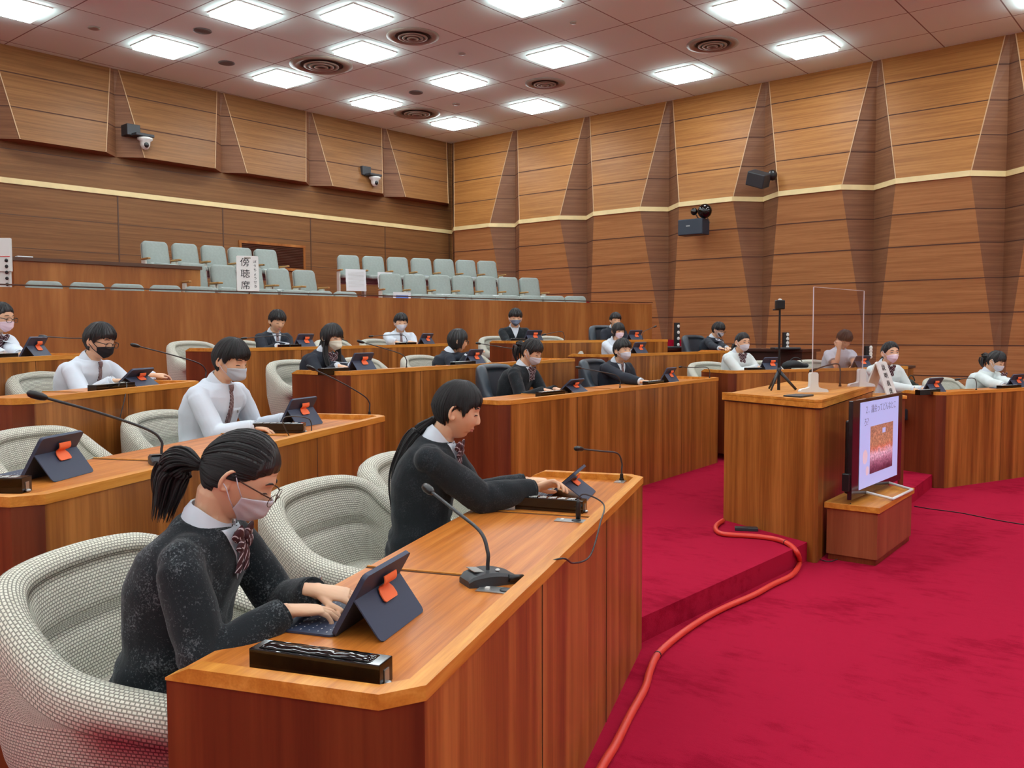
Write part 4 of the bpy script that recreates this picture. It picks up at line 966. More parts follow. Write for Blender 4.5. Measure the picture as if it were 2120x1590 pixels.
mb = MB(); mb.box(on_screen(.55, .42), (sw * .60, .001, sh * .56)); mb.build('slide_picture', photo_mat(), sc_); 
mb = MB(); mb.box(on_screen(.60, .62, -.0072), (sw * .08, .001, sh * .06)); mb.build('picture_highlight', scr, sc_)
orm = plain('slide_orange', srgb(226, 176, 150), .4, emit=.2)
mb = MB(); 
for cx, cz, r in ((.13, .36, .085), (.19, .19, .055)):
    c_ = on_screen(cx, cz, -.006); mb.add([c_ + Vector((r * sh * math.cos(2 * pi * k / 28), 0, r * sh * math.sin(2 * pi * k / 28))) for k in range(28)], [tuple(range(28))[::-1]])
mb.build('slide_dot', orm, sc_)
sti = plain('slide_text_grey', srgb(110, 112, 150), .5, emit=.1)
text_obj('slide_text', '２．議会ってどんなとこ', .062, sti, on_screen(.52, .90, -.006), (pi / 2, 0, 0), sc_)
text_obj('slide_text', 'ろ？', .062, sti, on_screen(.16, .76, -.006), (pi / 2, 0, 0), sc_)
wm = plain('white_metal_stand', srgb(226, 226, 222), .35)
mb = MB(); zt = -.018
mb.tube([(Wt * .28, 0, .012), (Wt * .30, -.17, zt), (Wt * .72, -.17, zt), (Wt * .74, 0, .012)], .010, 8); mb.tube([(Wt * .28, .03, .012), (Wt * .30, .10, zt), (Wt * .72, .10, zt), (Wt * .74, .03, .012)], .007, 8)
mb.build('stand_foot', wm, e, smooth=True)
mb = MB(); mb.box((-.01, .03, .12), (.03, .05, .12), bev=.006); mb.build('side_speaker', M['black'], e)
# cables and tube on the floor
def floor_curve(name, pts, r, mat, label, cat, n=10, parent=None):
    mb = MB(); mb.tube(smooth_path(pts, 8), r, n); o = mb.build(name, mat, parent, smooth=True)
    if label: tag(o, label, cat)
    return o
r_ = .017
pts = [at(1497, 1078, .13 + r_), at(1484, 1087, .13 + r_), at(1483, 1098, .13 + r_), at(1500, 1106, .13 + r_), at(1560, 1110, .13 + r_), at(1605, 1116, .13 + r_), at(1632, 1126, .13 + r_)]
pts += [at(1650, 1144, .11), at(1655, 1166, .02), at(1640, 1190, r_), at(1600, 1210, r_), at(1560, 1232, r_), at(1500, 1258, r_), at(1450, 1285, r_), at(1400, 1320, r_), at(1362, 1355, r_), at(1346, 1388, r_), at(1335, 1425, r_), at(1305, 1480, r_), at(1275, 1540, r_), at(1245, 1590, r_), at(1200, 1680, r_)]
tu = floor_curve('cable_tube', pts, r_, M['redpipe'], 'red-orange protective cable tube snaking from the podium across the red carpet', 'cable tube')
mb = MB()
sp_ = smooth_path(pts, 8)
for k in (46, 120):
    if k + 1 < len(sp_): mb.tube([sp_[k], sp_[k].lerp(sp_[k + 1], .4)], r_ * 1.08, 12)
mb.build('tape_band', M['black'], tu, smooth=True)
floor_curve('floor_cable', [at(1893, 1048, .004), at(1930, 1054, .004), at(1990, 1062, .004), at(2060, 1076, .004), at(2120, 1086, .004), at(2200, 1098, .004)], .004, M['black'], 'thin black cable on the carpet right of the television stand', 'cable')
floor_curve('power_cable', [TL + Vector((0, 0, -.02)) - a * .0 - Vector((0, 0, 0)), at(1750, 1052, .30), at(1752, 1090, .18), at(1755, 1130, .06), at(1745, 1150, .01), at(1728, 1160, .006), at(1712, 1162, .006), at(1690, 1156, .006), at(1660, 1150, .006)], .003, M['charc'], 'thin grey power cable hanging from the television down the side of its stand', 'cable')
p = at(1545, 1098, .13); mb = MB(); mb.box((0, 0, .012), (.16, .06, .024), bev=.004); o = mb.build('power_strip', M['charc']); o.location = p; o.rotation_euler = (0, 0, YAW - pi / 2 - .2); tag(o, 'flat dark box on the carpet at the foot of the podium', 'junction box')
# signs
spn = at_d(1822, 812, 7.9)
spn.z = .985
aframe((spn.x, spn.y, spn.z), YAW - pi / 2 + .62, .16, .315, .12, '説明員席', 'white tent-shaped sign with vertical black lettering behind the podium', tsize=.058)
e = empty('side_table', (spn.x, spn.y, .13), YAW - pi / 2, 'small wooden side table under the white tent sign, hidden by podium and television', 'table')
mb = MB(); mb.box((0, 0, .84), (.34, .34, .03), bev=.004); mb.build('top', M['desk_rim'], e)
for sx_ in (-1, 1):
    for sy_ in (-1, 1):
        mb = MB(); mb.box((sx_ * .14, sy_ * .14, .4125), (.035, .035, .825)); mb.build('leg', M['desk_side'], e)
gp = at(517, 603.5, 2.125); tg = (GP[3] - GP[2]).normalized(); ng = Vector((-tg.y, tg.x, 0))
aframe((gp.x + ng.x * .06, gp.y + ng.y * .06, 2.125), math.atan2(tg.y, tg.x) - .35, .29, .50, .12, '傍聴席', 'white standing sign with large Japanese lettering on the gallery front rail', ruby='ぼうちょうせき', tsize=.128)
# ------------------------------------------------------------------ wall equipment
def sec_cam(px, py, label):
    p = at_n(px, py, Vector((.035, 1, 0)), ybw(0) - .25); e = empty('security_camera', p, 0, label, 'camera', 'wall-mounted dome cameras')
    mb = MB(); mb.box((0, .1, .02), (.24, .30, .20), Matrix.Rotation(-.035, 3, 'Z'), bev=.01); mb.build('bracket', M['charc'], e)
    mb = MB(); mb.box((.12, -.08, -.07), (.34, .28, .05), bev=.008); mb.build('shelf', M['charc'], e)
    mb = MB(); mb.lathe([(.10, -.10), (.13, -.11), (.13, -.14), (.09, -.17), (.085, -.24), (.05, -.30), (.001, -.32)], c=(.16, -.12, 0)); mb.build('camera_body', M['white'], e, smooth=True)
    mb = MB(); mb.ell((.15, -.19, -.24), (.045, .03, .05)); mb.build('lens', M['black'], e, smooth=True)
sec_cam(275, 272, 'white dome camera on a black bracket at the left on the folded timber wall')
sec_cam(757, 356, 'white dome camera on a black bracket near the room corner')
nx = Vector((1, 0, 0))
p = at_n(1436, 471, nx, 15.25); e = empty('wall_loudspeaker', p, 0, 'dark blue-black box loudspeaker on the right wall below the cream strip', 'loudspeaker')
mb = MB(); mb.box((0, 0, 0), (.30, .52, .30), bev=.015); mb.build('cabinet', plain('dark_blue_grey_box', srgb(36, 46, 60), .5), e)
mb = MB(); mb.box((-.152, .04, .02), (.004, .08, .02)); mb.build('badge', M['metal'], e)
mb = MB(); mb.box((.35, 0, 0), (.6, .08, .08)); mb.build('bracket', M['charc'], e)
for (x, y, r, lab) in ((1459, 437, .14, 'large round black floodlight above the wall loudspeaker'), (1437, 438, .07, 'small round black floodlight above the wall loudspeaker')):
    p = at_n(x, y, nx, 15.2); e = empty('floodlight', p, 0, lab, 'floodlight', 'black floodlights on the right wall')
    mb = MB(); mb.ell((0, 0, 0), (r * .8, r, r)); mb.build('housing', M['gloss'], e, smooth=True)
    mb = MB(); mb.tube([(0, 0, 0), (.2, 0, -r - .06)], .012, 8); mb.build('arm', M['metal'], e, smooth=True)
p = at_n(1578, 372, nx, 15.5); e = empty('wall_monitor_speaker', p, 0, 'tilted black speaker box high on the right wall above the cream strip', 'loudspeaker')
mb = MB(); mb.box((-.1, .03, 0), (.26, .36, .26), Matrix.Rotation(.35, 3, 'X') @ Matrix.Rotation(-.3, 3, 'Y'), bev=.02); mb.build('cabinet', M['charc'], e)
mb = MB(); mb.ell((.05, -.17, .07), (.09, .09, .1)); mb.box((.3, -.15, .05), (.45, .06, .06)); mb.build('swivel_mount', M['black'], e, smooth=False)
# long dark table by the right wall with column speakers
TA = at(1385, 713, 1.36); TB = at(1662, 727, 1.36)
TA = at_d(1360, 716, 14.3); TB = at_d(1662, 728, 12.6); zt = (TA.z + TB.z) / 2
d = (TB - TA); d.z = 0; Lt = d.length; rz = math.atan2(d.y, d.x); d.normalize(); n = Vector((-d.y, d.x, 0))
e = empty('dark_table', (TA.x, TA.y, 0), rz, 'long dark brown table by the right wall behind the boy in the black chair', 'table')
dkt = plain('dark_table_veneer', srgb(62, 34, 28), .3)
mb = MB(); mb.box((Lt / 2, .3, zt - .02), (Lt, .62, .04), bev=.004); mb.build('top', dkt, e)
mb = MB(); mb.box((Lt / 2, .06, zt - .42), (Lt - .06, .04, .76)); mb.box((.06, .3, zt - .42), (.04, .5, .76)); mb.box((Lt - .06, .3, zt - .42), (.04, .5, .76)); mb.build('body', dkt, e)
mb = MB(); mb.prism([(TA.x - d.x, TA.y - d.y), (TB.x + d.x * .6, TB.y + d.y * .6), (TB.x + n.x * 1.6, TB.y + n.y * 1.6), (TA.x + n.x * 1.2, TA.y + n.y * 1.2)], .1, zt - .79); struct(mb.build('floor_tier_12', M['carpet']))
def colspk(px, py0, py1, dep, label, base=True, zz0=None):
    b = at_d(px, py1, dep); t = at_d(px, py0, dep); h = t.z - b.z
    if zz0 is not None: h = t.z - zz0; b.z = zz0
    e = empty('column_speaker', b, 0, label, 'column speaker', 'slim black column speakers'); R_ = Matrix.Rotation(YAW - pi / 2, 3, 'Z')
    mb = MB(); mb.box((0, 0, h / 2), (.085, .07, h), R_, bev=.006); mb.build('column', M['black'], e)
    mb = MB()
    for k in range(4): mb.ell(R_ @ Vector((.02, -.036, h * (.14 + .24 * k))), (.022, .008, .026), R_)
    mb.build('white_cone', M['white'], e, smooth=True)
    if base:
        mb = MB(); mb.box((0, 0, .015), (.38, .22, .03), R_, bev=.008); mb.build('base', M['charc'], e)
colspk(1401, 668, 703, 13.9, 'slim black column speaker on the dark table, left one by the gallery balustrade', zz0=zt)
colspk(1626, 688, 724, 12.7, 'slim black column speaker with white cones on the dark table beside the tripod pole', zz0=zt)
p = at_d(1797, 760, 10.9)
colspk(1797, 716, 742, 11.2, 'slim black column speaker next to the orange clip behind the white tent sign', base=False)
# side desk end visible behind the girl with parted hair
p0 = at_d(1852, 762, 11.6); p1 = at_d(1891, 760.5, 11.6)
e = empty('side_cabinet', (p1.x, p1.y, 0), YAW - pi / 2, 'low wooden cabinet end visible behind the girl with parted hair', 'cabinet')
mb = MB(); mb.box((-.35, .3, p1.z / 2), (.7, .6, p1.z)); mb.build('body', M['desk_v'], e)
mb = MB(); mb.box((-.35, .3, p1.z + .01), (.74, .64, .03)); mb.build('top', M['dark_trim'], e)
# ------------------------------------------------------------------ armchairs (origin on the floor, sitter faces -Y)
def chair_make(name, path, mat, seatmat, label, cat, group, dent=True, wide_=1.0):
    e = empty(name, (0, 0, 0), 0, label, cat, group)
    pts = [Vector(p) for p in path]; pts = pts + [Vector((-p.x, p.y, p.z)) for p in reversed(pts[:-1])]
    sp = smooth_path(pts, 5); n = len(sp); rows = []; us = [0]
    for i, p in enumerate(sp):
        a = sp[max(0, i - 1)]; b = sp[min(n - 1, i + 1)]; t = (b - a); t.z = 0; t.normalize(); N = Vector((t.y, -t.x, 0))
        if N.dot(Vector((p.x, p.y - .0, 0))) < 0: N = -N
        if i: us.append(us[-1] + (sp[i] - sp[i - 1]).length)
        h = p.z; bk = max(0, min(1, (h - .62) / .15)); bk2 = max(0, min(1, (h - .70) / .08)); end = min(i, n - 1 - i); ef = 1 if end >= 2 else (.55 if end == 1 else .0)
        prof = [(-.085 - .05 * bk, .40), (-.085 - .05 * bk, .44)]
        zi0 = .46; zi1 = h - .045
        for k in range(13):
            t_ = k / 12; z = zi0 + (zi1 - zi0) * t_; o_ = -.075 - .05 * bk * (1 - t_) + .012 * bk * math.sin(pi * t_ * 2) * 0
            if dent: o_ += .020 * bk2 * math.exp(-((t_ - .5) / .035) ** 2) - .008 * bk2 * abs(math.sin(pi * t_ * 2)) ** .6
            prof.append((o_, z))
        for k in range(7):
            a_ = pi - pi * k / 6; prof.append((-.02 + .05 * math.cos(a_) - .008, h - .045 + .045 * math.sin(a_)))
        prof += [(.024, h - .10), (.016, .50), (-.012, .36), (-.05, .25), (-.10, .17), (-.15, .14), (-.16, .16), (-.12, .36)]
        rows.append([Vector((p.x, p.y, 0)) + N * (o_ * (1 if ef == 1 else (.75 if ef else .35)) + (0 if ef == 1 else -.012)) + Vector((0, -.0 if ef == 1 else -.012 * (2 - end), (z if ef == 1 else z - (.006 if ef else .02) * (z > .45)))) for o_, z in prof])
    m = len(rows[0]); mb = MB(); vs = [v for r in rows for v in r]; fs = []; uvs = []
    vl = [0]
    for j in range(1, m): vl.append(vl[-1] + (rows[n // 2][j] - rows[n // 2][j - 1]).length)
    vl.append(vl[-1] + .05)
    for i in range(n - 1):
        for j in range(m):
            k = (j + 1) % m; fs.append((i * m + j, (i + 1) * m + j, (i + 1) * m + k, i * m + k))
            uvs.append(((us[i], vl[j]), (us[i + 1], vl[j]), (us[i + 1], vl[j + 1]), (us[i], vl[j + 1])))
    fs.append(tuple(range(m))); uvs.append(tuple((v.y, v.z) for v in rows[0]))
    fs.append(tuple((n - 1) * m + j for j in reversed(range(m)))); uvs.append(tuple((v.y, v.z) for v in reversed(rows[-1])))
    mb.add(vs, fs, uvs); o = mb.build('upholstered_shell', mat, e, smooth=True)
    # seat cushion
    mb = MB(); rings = []; oc = [(x, y) for x, y in rrect(.56, .58, .13, 7)]; prof = [(.90, .27), (.97, .29), (1, .33), (1, .40), (.985, .425), (.93, .445), (.80, .455), (.5, .462), (.2, .465)]
    vs = []; fs = []; uvs = []
    for s_, z in prof: rings.append([Vector((x * s_, y * s_ - .055, z)) for x, y in oc])
    k_ = len(oc); vs = [v for r in rings for v in r]
    for i in range(len(rings) - 1):
        for j in range(k_):
            k = (j + 1) % k_; f = (i * k_ + j, i * k_ + k, (i + 1) * k_ + k, (i + 1) * k_ + j); fs.append(f); uvs.append(tuple((vs[q_].x, vs[q_].y + vs[q_].z) for q_ in f))
    fs.append(tuple((len(rings) - 1) * k_ + j for j in range(k_))); uvs.append(tuple((vs[q_].x, vs[q_].y + vs[q_].z) for q_ in fs[-1]))
    fs.append(tuple(reversed(range(k_)))); uvs.append(tuple((vs[q_].x, vs[q_].y) for q_ in fs[-1]))
    mb.add(vs, fs, uvs); mb.build('seat_cushion', seatmat, e, smooth=True)
    mb = MB(); mb.lathe([(.26, 0), (.26, .012), (.05, .03), (.04, .05), (.04, .15), (.12, .17), (.14, .2), (.001, .2)]); mb.build('pedestal', M['black'], e, auto=35)
    return e
CP = [(.365, -.33, .575), (.375, -.21, .585), (.382, -.08, .60), (.384, .03, .63), (.374, .13, .69), (.345, .23, .765), (.275, .30, .80), (.16, .335, .815), (0, .345, .82)]
BPH = [(.30, -.14, .60), (.31, -.05, .61), (.315, .06, .68), (.30, .14, .84), (.26, .20, .91), (.19, .25, .925), (.10, .27, .93), (0, .275, .93)]
ch0 = chair_make('armchair', CP, M['weave'], M['weave'], 'x', 'armchair', 'cream woven tub armchairs behind the desks')
bk0 = chair_make('leather_chair', BPH, M['leather'], M['leather'], 'x', 'chair', 'dark leather chairs', dent=False)
used_ch = {'a': False, 'b': False}
def put_chair(kind, key, x, y, label, yaw=0, p=None):
    D = DESK[key]; p = p or dloc(key, x, y, D['zf']); rz = D['ang'] + yaw; src = ch0 if kind == 'a' else bk0
    if not used_ch[kind]: src.location = p; src.rotation_euler = (0, 0, rz); src['label'] = label; used_ch[kind] = True; return src
    o = dup(src, p, rz, label)
    if key != 'L1' and kind == 'a': o.scale = (.90, .90, .95)
    return o
def chair_px(kind, key, px, off, label, yaw=0):
    """px: column of the photo where the chair stands, off: distance behind the desk front"""
    D = DESK[key]; d = ray(px, 700); d.z = 0; t = (D['c'] + off) / d.dot(D['n']); p = d * t; p.z = D['zf']
    return put_chair(kind, key, 0, 0, label, yaw, p)
put_chair('a', 'L1', .47, .95, 'cream houndstooth armchair holding the girl in glasses, lower left corner', yaw=.05)
put_chair('a', 'L1', 1.60, .90, 'empty cream houndstooth armchair between the two girls at the foreground desk', yaw=-.12)
put_chair('a', 'L1', 2.44, .95, 'cream houndstooth armchair behind the girl with the low ponytail', yaw=.1)
chair_px('a', 'L2', 140, .93, 'empty cream armchair behind the second-row tablet at the left', yaw=0)
chair_px('a', 'L2', 398, .93, 'cream armchair of the boy with the grey mask', yaw=.05)
chair_px('a', 'L3', 142, .93, 'cream armchair of the boy with the black mask', yaw=.05)
chair_px('a', 'L4', -30, .93, 'cream armchair at the left edge, fourth row')
chair_px('a', 'C3', 428, .93, 'empty cream armchair at the left end of the back row', yaw=.05)
chair_px('a', 'C3', 528, .93, 'cream armchair of the boy in the navy blazer, back row')
chair_px('a', 'C2', 645, .93, 'cream armchair left of the long-haired girl with the cream mask', yaw=.05)
chair_px('a', 'C2', 778, .93, 'empty cream armchair partly hidden by the tablet of the long-haired girl')
chair_px('a', 'C2', 905, .93, 'cream armchair left of the girl with bobbed hair')
chair_px('a', 'C2', 1005, .93, 'cream armchair just right of the tablet of the girl with bobbed hair')
chair_px('a', 'C3', 805, .93, 'cream armchair of the boy with white shirt and white mask, back row')
chair_px('a', 'C3', 715, .93, 'cream armchair carrying the dark bag, back row')
chair_px('a', 'C4', 1050, .93, 'cream armchair of the boy with the blue-grey mask')
chair_px('a', 'C4', 1152, .93, 'empty cream armchair right of the boy with the blue-grey mask')
chair_px('a', 'E', 1255, .93, 'cream armchair of the masked girl with the white shirt, middle right')
chair_px('a', 'E', 1368, .93, 'empty cream armchair right of the girl in the middle right desk')
chair_px('a', 'R2', 1492, .93, 'cream armchair at the left end of the desk behind the podium', yaw=.1)
chair_px('a', 'R2', 1596, .93, 'cream armchair half hidden by the black bag behind the tripod')
chair_px('a', 'R2', 1706, .93, 'cream armchair of the leaning boy behind the acrylic shield')
chair_px('a', 'R1', 1895, .93, 'empty cream armchair right of the girl with parted hair')
chair_px('a', 'R1', 1987, .93, 'empty cream armchair between the two girls on the far right')
chair_px('b', 'C1', 1062, .86, 'dark leather chair of the ponytailed girl at the long middle desk', yaw=.1)
chair_px('b', 'C1', 1262, .88, 'dark leather chair of the boy in the dark blazer at the long middle desk', yaw=.1)
chair_px('b', 'C4', 1268, .86, 'dark leather chair at the back against the gallery balustrade')
chair_px('b', 'E', 1458, 1.0, 'black leather chair of the boy in the blazer and glasses on the right')
# bags
def bag(p, size, rz, label, mat, name='bag', cat='bag'):
    e = empty(name, p, rz, label, cat)
    mb = MB(); w_, d_, h_ = size; rings = []
    for i in range(9):
        t = i / 8; s_ = .55 + .45 * math.sin(pi * min(1, t * 1.1 + .1)) ; rings.append([Vector((x * s_ if False else (-w_ / 2 + w_ * t), z * d_ * s_, (y + .5) * h_ * s_)) for y, z in [(math.sin(a) * .5, math.cos(a) * .5) for a in [2 * pi * k / 12 for k in range(12)]]])
    mb.rings(rings); mb.build('body', mat, e, smooth=True)
    mb = MB(); mb.tube(smooth_path([(-w_ * .3, 0, h_ * .8), (-w_ * .1, 0, h_ * 1.25), (w_ * .15, 0, h_ * 1.2), (w_ * .3, 0, h_ * .8)], 5), .006, 6); mb.build('handle', mat, e, smooth=True)
    return e
M['bag'] = plain('black_bag_cloth', srgb(34, 38, 42), .7, bump=.3, bscale=60); M['bag_green'] = plain('dark_green_bag_cloth', srgb(24, 44, 40), .7, bump=.2, bscale=60)
p = at(1668, 763, 1.105); bag(p + DESK['R2']['n'] * .18, (.34, .16, .10), DESK['R2']['ang'], 'rumpled black bag lying on the desk behind the tripod', M['bag'])
p = at(1912, 809, .93); bag(p + DESK['R1']['n'] * .15, (.2, .1, .12), DESK['R1']['ang'], 'dark green pencil bag on the desk right of the television', M['bag_green'])
p = at(722, 715, 1.39); bag(p + DESK['C3']['n'] * .15, (.24, .12, .12), DESK['C3']['ang'], 'dark bag with a green edge on the back-row desk behind the long-haired girl', M['bag_green'])
# ------------------------------------------------------------------ people
def sstep(a, b, x):
    t = max(0, min(1, (x - a) / (b - a))); return t * t * (3 - 2 * t)
def g(x, s): return math.exp(-(x / s) ** 2)
def head_dir(az, el): return Vector((math.sin(az) * math.cos(el), math.cos(az) * math.cos(el), math.sin(el)))
HA, HB, HC = .074, .093, .114
def head_base(d):
    t = 1 / math.sqrt((d.x / HA) ** 2 + (d.y / HB) ** 2 + (d.z / HC) ** 2); p = d * t
    x, y, z = p
    if z < 0:
        k = sstep(0, .115, -z); x *= 1 - .26 * k
        y *= (1 - .50 * k) if y < 0 else (1 + .02 * k)
        if z < -.085: pass
    elif y < 0: y *= 1.05
    if z > 0: x *= 1 + .04 * g(z - .05, .04)
    if y > 0: y *= 1 - .07 * g(x, .05) * (1 if z < .05 else .5)
    return Vector((x, y, z))
def head_pt(az, el):
    d = head_dir(az, el); p = head_base(d); x, y, z = p
    if d.y > 0:
        ax = abs(x); dy = 0
        nr = sstep(.016, -.032, z) * sstep(-.047, -.036, z) if z < .016 else 0
        dy += .0165 * g(x, .0095 + .003 * nr) * nr + .006 * g(ax - .0115, .006) * g(z + .036, .008)
        dy += -.0085 * g(ax - .031, .015) * g(z - .006, .012) + .0048 * g(ax - .031, .0115) * g(z - .003, .0075)
        dy += .003 * g(z - .026, .009) * g(x, .05)
        dy += .0055 * g(x, .019) * g(z + .059, .0045) + .0065 * g(x, .017) * g(z + .0705, .005) - .004 * g(x, .022) * g(z + .0648, .0024)
        dy += -.004 * g(x, .03) * g(z + .082, .006) + .006 * g(x, .02) * g(z + .098, .012)
        dy += .004 * g(ax - .043, .02) * g(z + .032, .025)
        y += dy * sstep(0, .25, d.y)
    return Vector((x, y, z))
def face_pt(x, z, off=0):
    az = math.asin(max(-.99, min(.99, x / .088))); el = math.asin(max(-.99, min(.99, z / .105)))
    for _ in range(12):
        p = head_pt(az, el); az += (x - p.x) / .085; el += (z - p.z) / .095
    p = head_pt(az, el); n = (head_pt(az + .02, el) - head_pt(az - .02, el)).cross(head_pt(az, el + .02) - head_pt(az, el - .02)).normalized()
    if n.y < 0: n = -n
    return p + n * off
def limfun(tab):
    def f(az):
        a = abs(math.degrees(az)); 
        for (a0, e0), (a1, e1) in zip(tab[:-1], tab[1:]):
            if a <= a1: return math.radians(e0 + (e1 - e0) * (a - a0) / (a1 - a0))
        return math.radians(tab[-1][1])
    return f
LIM = {'pulled': [(0, 36), (25, 34), (48, 25), (64, 13), (78, 4), (90, 12), (97, 2), (106, -22), (140, -42), (180, -46)],
       'fringe': [(0, 24), (30, 22), (46, 20), (56, 10), (64, -10), (72, 6), (90, 14), (97, 2), (106, -22), (140, -42), (180, -46)],
       'short': [(0, 24), (30, 22), (50, 24), (62, 12), (72, -6), (79, 2), (90, 16), (98, 2), (106, -26), (140, -42), (180, -46)],
       'bowl': [(0, 18), (30, 17), (50, 16), (66, 8), (78, 4), (90, 10), (98, 0), (108, -24), (140, -40), (180, -44)],
       'parted': [(0, 40), (25, 34), (50, 20), (64, 4), (74, -2), (90, 6), (102, -8), (112, -22), (140, -36), (180, -40)],
       'bob': [(0, 12), (30, 12), (46, 8), (56, -20), (62, -46), (90, -54), (120, -54), (180, -52)],
       'long': [(0, 10), (30, 12), (46, 8), (56, -16), (62, -40), (90, -50), (120, -52), (180, -52)]}
THK = {'pulled': .008, 'fringe': .013, 'short': .019, 'bowl': .019, 'parted': .010, 'bob': .017, 'long': .014}
def hair_pt(style, az, t, extra=0):
    """t 0 crown .. 1 hairline"""
    lim = LIMF[style](az); el = pi / 2 - (pi / 2 - lim) * t; d = head_dir(az, el)
    p = head_base(d)
    if el < -.2 and style in ('bob', 'long'):
        k = min(1, (-.2 - el) / .6); pe = head_base(head_dir(az, -.2)); w_ = Vector((pe.x, pe.y, p.z)); p = p.lerp(w_, k * .85)
    th = THK[style] * (.75 + .25 * math.cos(t * 1.2)); 
    edge = 1 if t < .8 else 1 - (t - .8) / .2 * (.75 if style in ('pulled', 'parted') else .35)
    s_ = noise.noise(Vector((math.cos(az) * 9, math.sin(az) * 9, t * 1.5))) * (.0045 if style == 'short' else .002)
    n = Vector((p.x / HA ** 2, p.y / HB ** 2, p.z / HC ** 2)).normalized()
    return p + n * (th * edge + s_ * min(1, t * 3) + extra)
LIMF = {k: limfun(v) for k, v in LIM.items()}
def hair_cap(style, near):
    mb = MB(); na, nt = (120, 40) if near else (56, 16); rows = []
    for i in range(nt + 1):
        t = (i + .02) / nt; row = []
        for j in range(na):
            az = -pi + 2 * pi * j / na
            tt = t
            if i == nt: tt = 1 + .10 * noise.noise(Vector((math.cos(az) * 7, math.sin(az) * 7, 4.2))) * (2.4 if style in ('fringe', 'short', 'bowl', 'bob') else .5)
            row.append(hair_pt(style, az, tt))
        rows.append(row)
    last = rows[-1]; rows.append([v * .90 for v in last]); rows.append([v * .80 for v in last])
    vs = [v for r in rows for v in r]; fs = []; uvs = []
    for i in range(len(rows) - 1):
        for j in range(na):
            k = (j + 1) % na; fs.append((i * na + j, (i + 1) * na + j, (i + 1) * na + k, i * na + k))
            uvs.append(((j / na, i / nt), (j / na, (i + 1) / nt), ((j + 1) / na, (i + 1) / nt), ((j + 1) / na, i / nt)))
    fs.append(tuple(range(na))); uvs.append(tuple((j / na, 0) for j in range(na)))
    mb.add(vs, fs, uvs); return mb
def bundle(mb, path, n, spread, r, seed=1, tip=.4, sag=0, seg=4, jit=.15):
    rn = random.Random(seed); path = [Vector(p) for p in path]; sp = smooth_path(path, seg); m = len(sp)
    for k in range(n):
        a = rn.uniform(0, 2 * pi); q_ = math.sqrt(rn.random()); ln = rn.uniform(.75, 1.0); pts = []
        M_ = max(4, int(m * ln)); ph = rn.uniform(0, 6)
        for i in range(M_):
            t = i / (m - 1); p = sp[i]; tg = (sp[min(i + 1, m - 1)] - sp[max(i - 1, 0)]).normalized()
            x = tg.cross(Vector((0, 0, 1)) if abs(tg.z) < .8 else Vector((0, 1, 0))).normalized(); y = tg.cross(x)
            s_ = spread(t) * q_; pts.append(p + (x * math.cos(a + t * .5) + y * math.sin(a + t * .5)) * s_ + x * math.sin(ph + t * 5) * s_ * jit)
        rr = [r * (1 if i < M_ * .7 else 1 - (1 - tip * .3) * (i - M_ * .7) / (M_ * .3)) for i in range(M_)]
        rr[-1] = r * .15; mb.tube(pts, rr, 5, flat=1.0)
def hand_mesh(mb, W, Fd, Pn, side, curl=.35, spread=1.0, s=1.0, curls=None):
    Fd = Fd.normalized(); Pn = (Pn - Fd * Pn.dot(Fd)).normalized(); T = Fd.cross(Pn).normalized() * side   # towards thumb
    # palm
    rings = []
    for t, hw, hh in ((-.03, .023, .017), (0, .0245, .017), (.025, .032, .0155), (.055, .037, .0145), (.08, .038, .012), (.09, .034, .009)):
        c = W + Fd * t * s; rings.append([c + (T * math.cos(a) * hw + Pn * math.sin(a) * hh) * s for a in [2 * pi * k / 14 for k in range(14)]])
    mb.rings(rings)
    for k, (o_, ln, r) in enumerate(((.0285, .070, .0083), (.0095, .078, .0085), (-.0095, .071, .008), (-.027, .056, .0072))):
        c = curls[k] if curls else curl; p = W + (Fd * (.080 - .004 * abs(k - 1.2)) + T * o_) * s; d = (Fd + T * (o_ * 4.5 * spread)).normalized()
        pts = [p - d * .012 * s, p]; rad = [r, r * 1.06]
        for fr, cc in ((.45, c * .7), (.31, c * 1.1), (.24, c * .7)):
            ax = d.cross(Pn).normalized(); d = Matrix.Rotation(cc, 3, ax) @ d; 
            p = p + d * ln * fr * s; pts.append(p - d * ln * fr * .5 * s); pts.append(p); rad += [r * (.98 - .1 * (fr < .4)), r * (1.0 - .13 * (fr < .4) - .12 * (fr < .3))]
        pts.append(p + d * .004 * s); rad.append(r * .45)
        mb.tube(pts, [x * s for x in rad], 9)
    p = W + (Fd * .022 + T * .020 + Pn * .006) * s; d = (Fd * .72 + T * .66 + Pn * .25).normalized()
    pts = [p - d * .01 * s, p, p + d * .022 * s]; rad = [.011, .012, .0105]
    p = p + d * .036 * s; pts.append(p); rad.append(.0098); d = (d * .65 + Fd * .55 - T * .08).normalized()
    for ln, r in ((.014, .0092), (.014, .0088), (.008, .007), (.004, .004)): p = p + d * ln * s; pts.append(p); rad.append(r)
    mb.tube(pts, [x * s for x in rad], 10)
def ik(S, W, l1, l2, pole):
    v = W - S; d = v.length; mx = (l1 + l2) * .995
    if d > mx: l1 *= d / mx; l2 *= d / mx
    d = v.length; a = (l1 * l1 - l2 * l2 + d * d) / (2 * d); h = math.sqrt(max(0, l1 * l1 - a * a)); u = v.normalized(); pp = (pole - u * pole.dot(u)).normalized()
    return S + u * a + pp * h
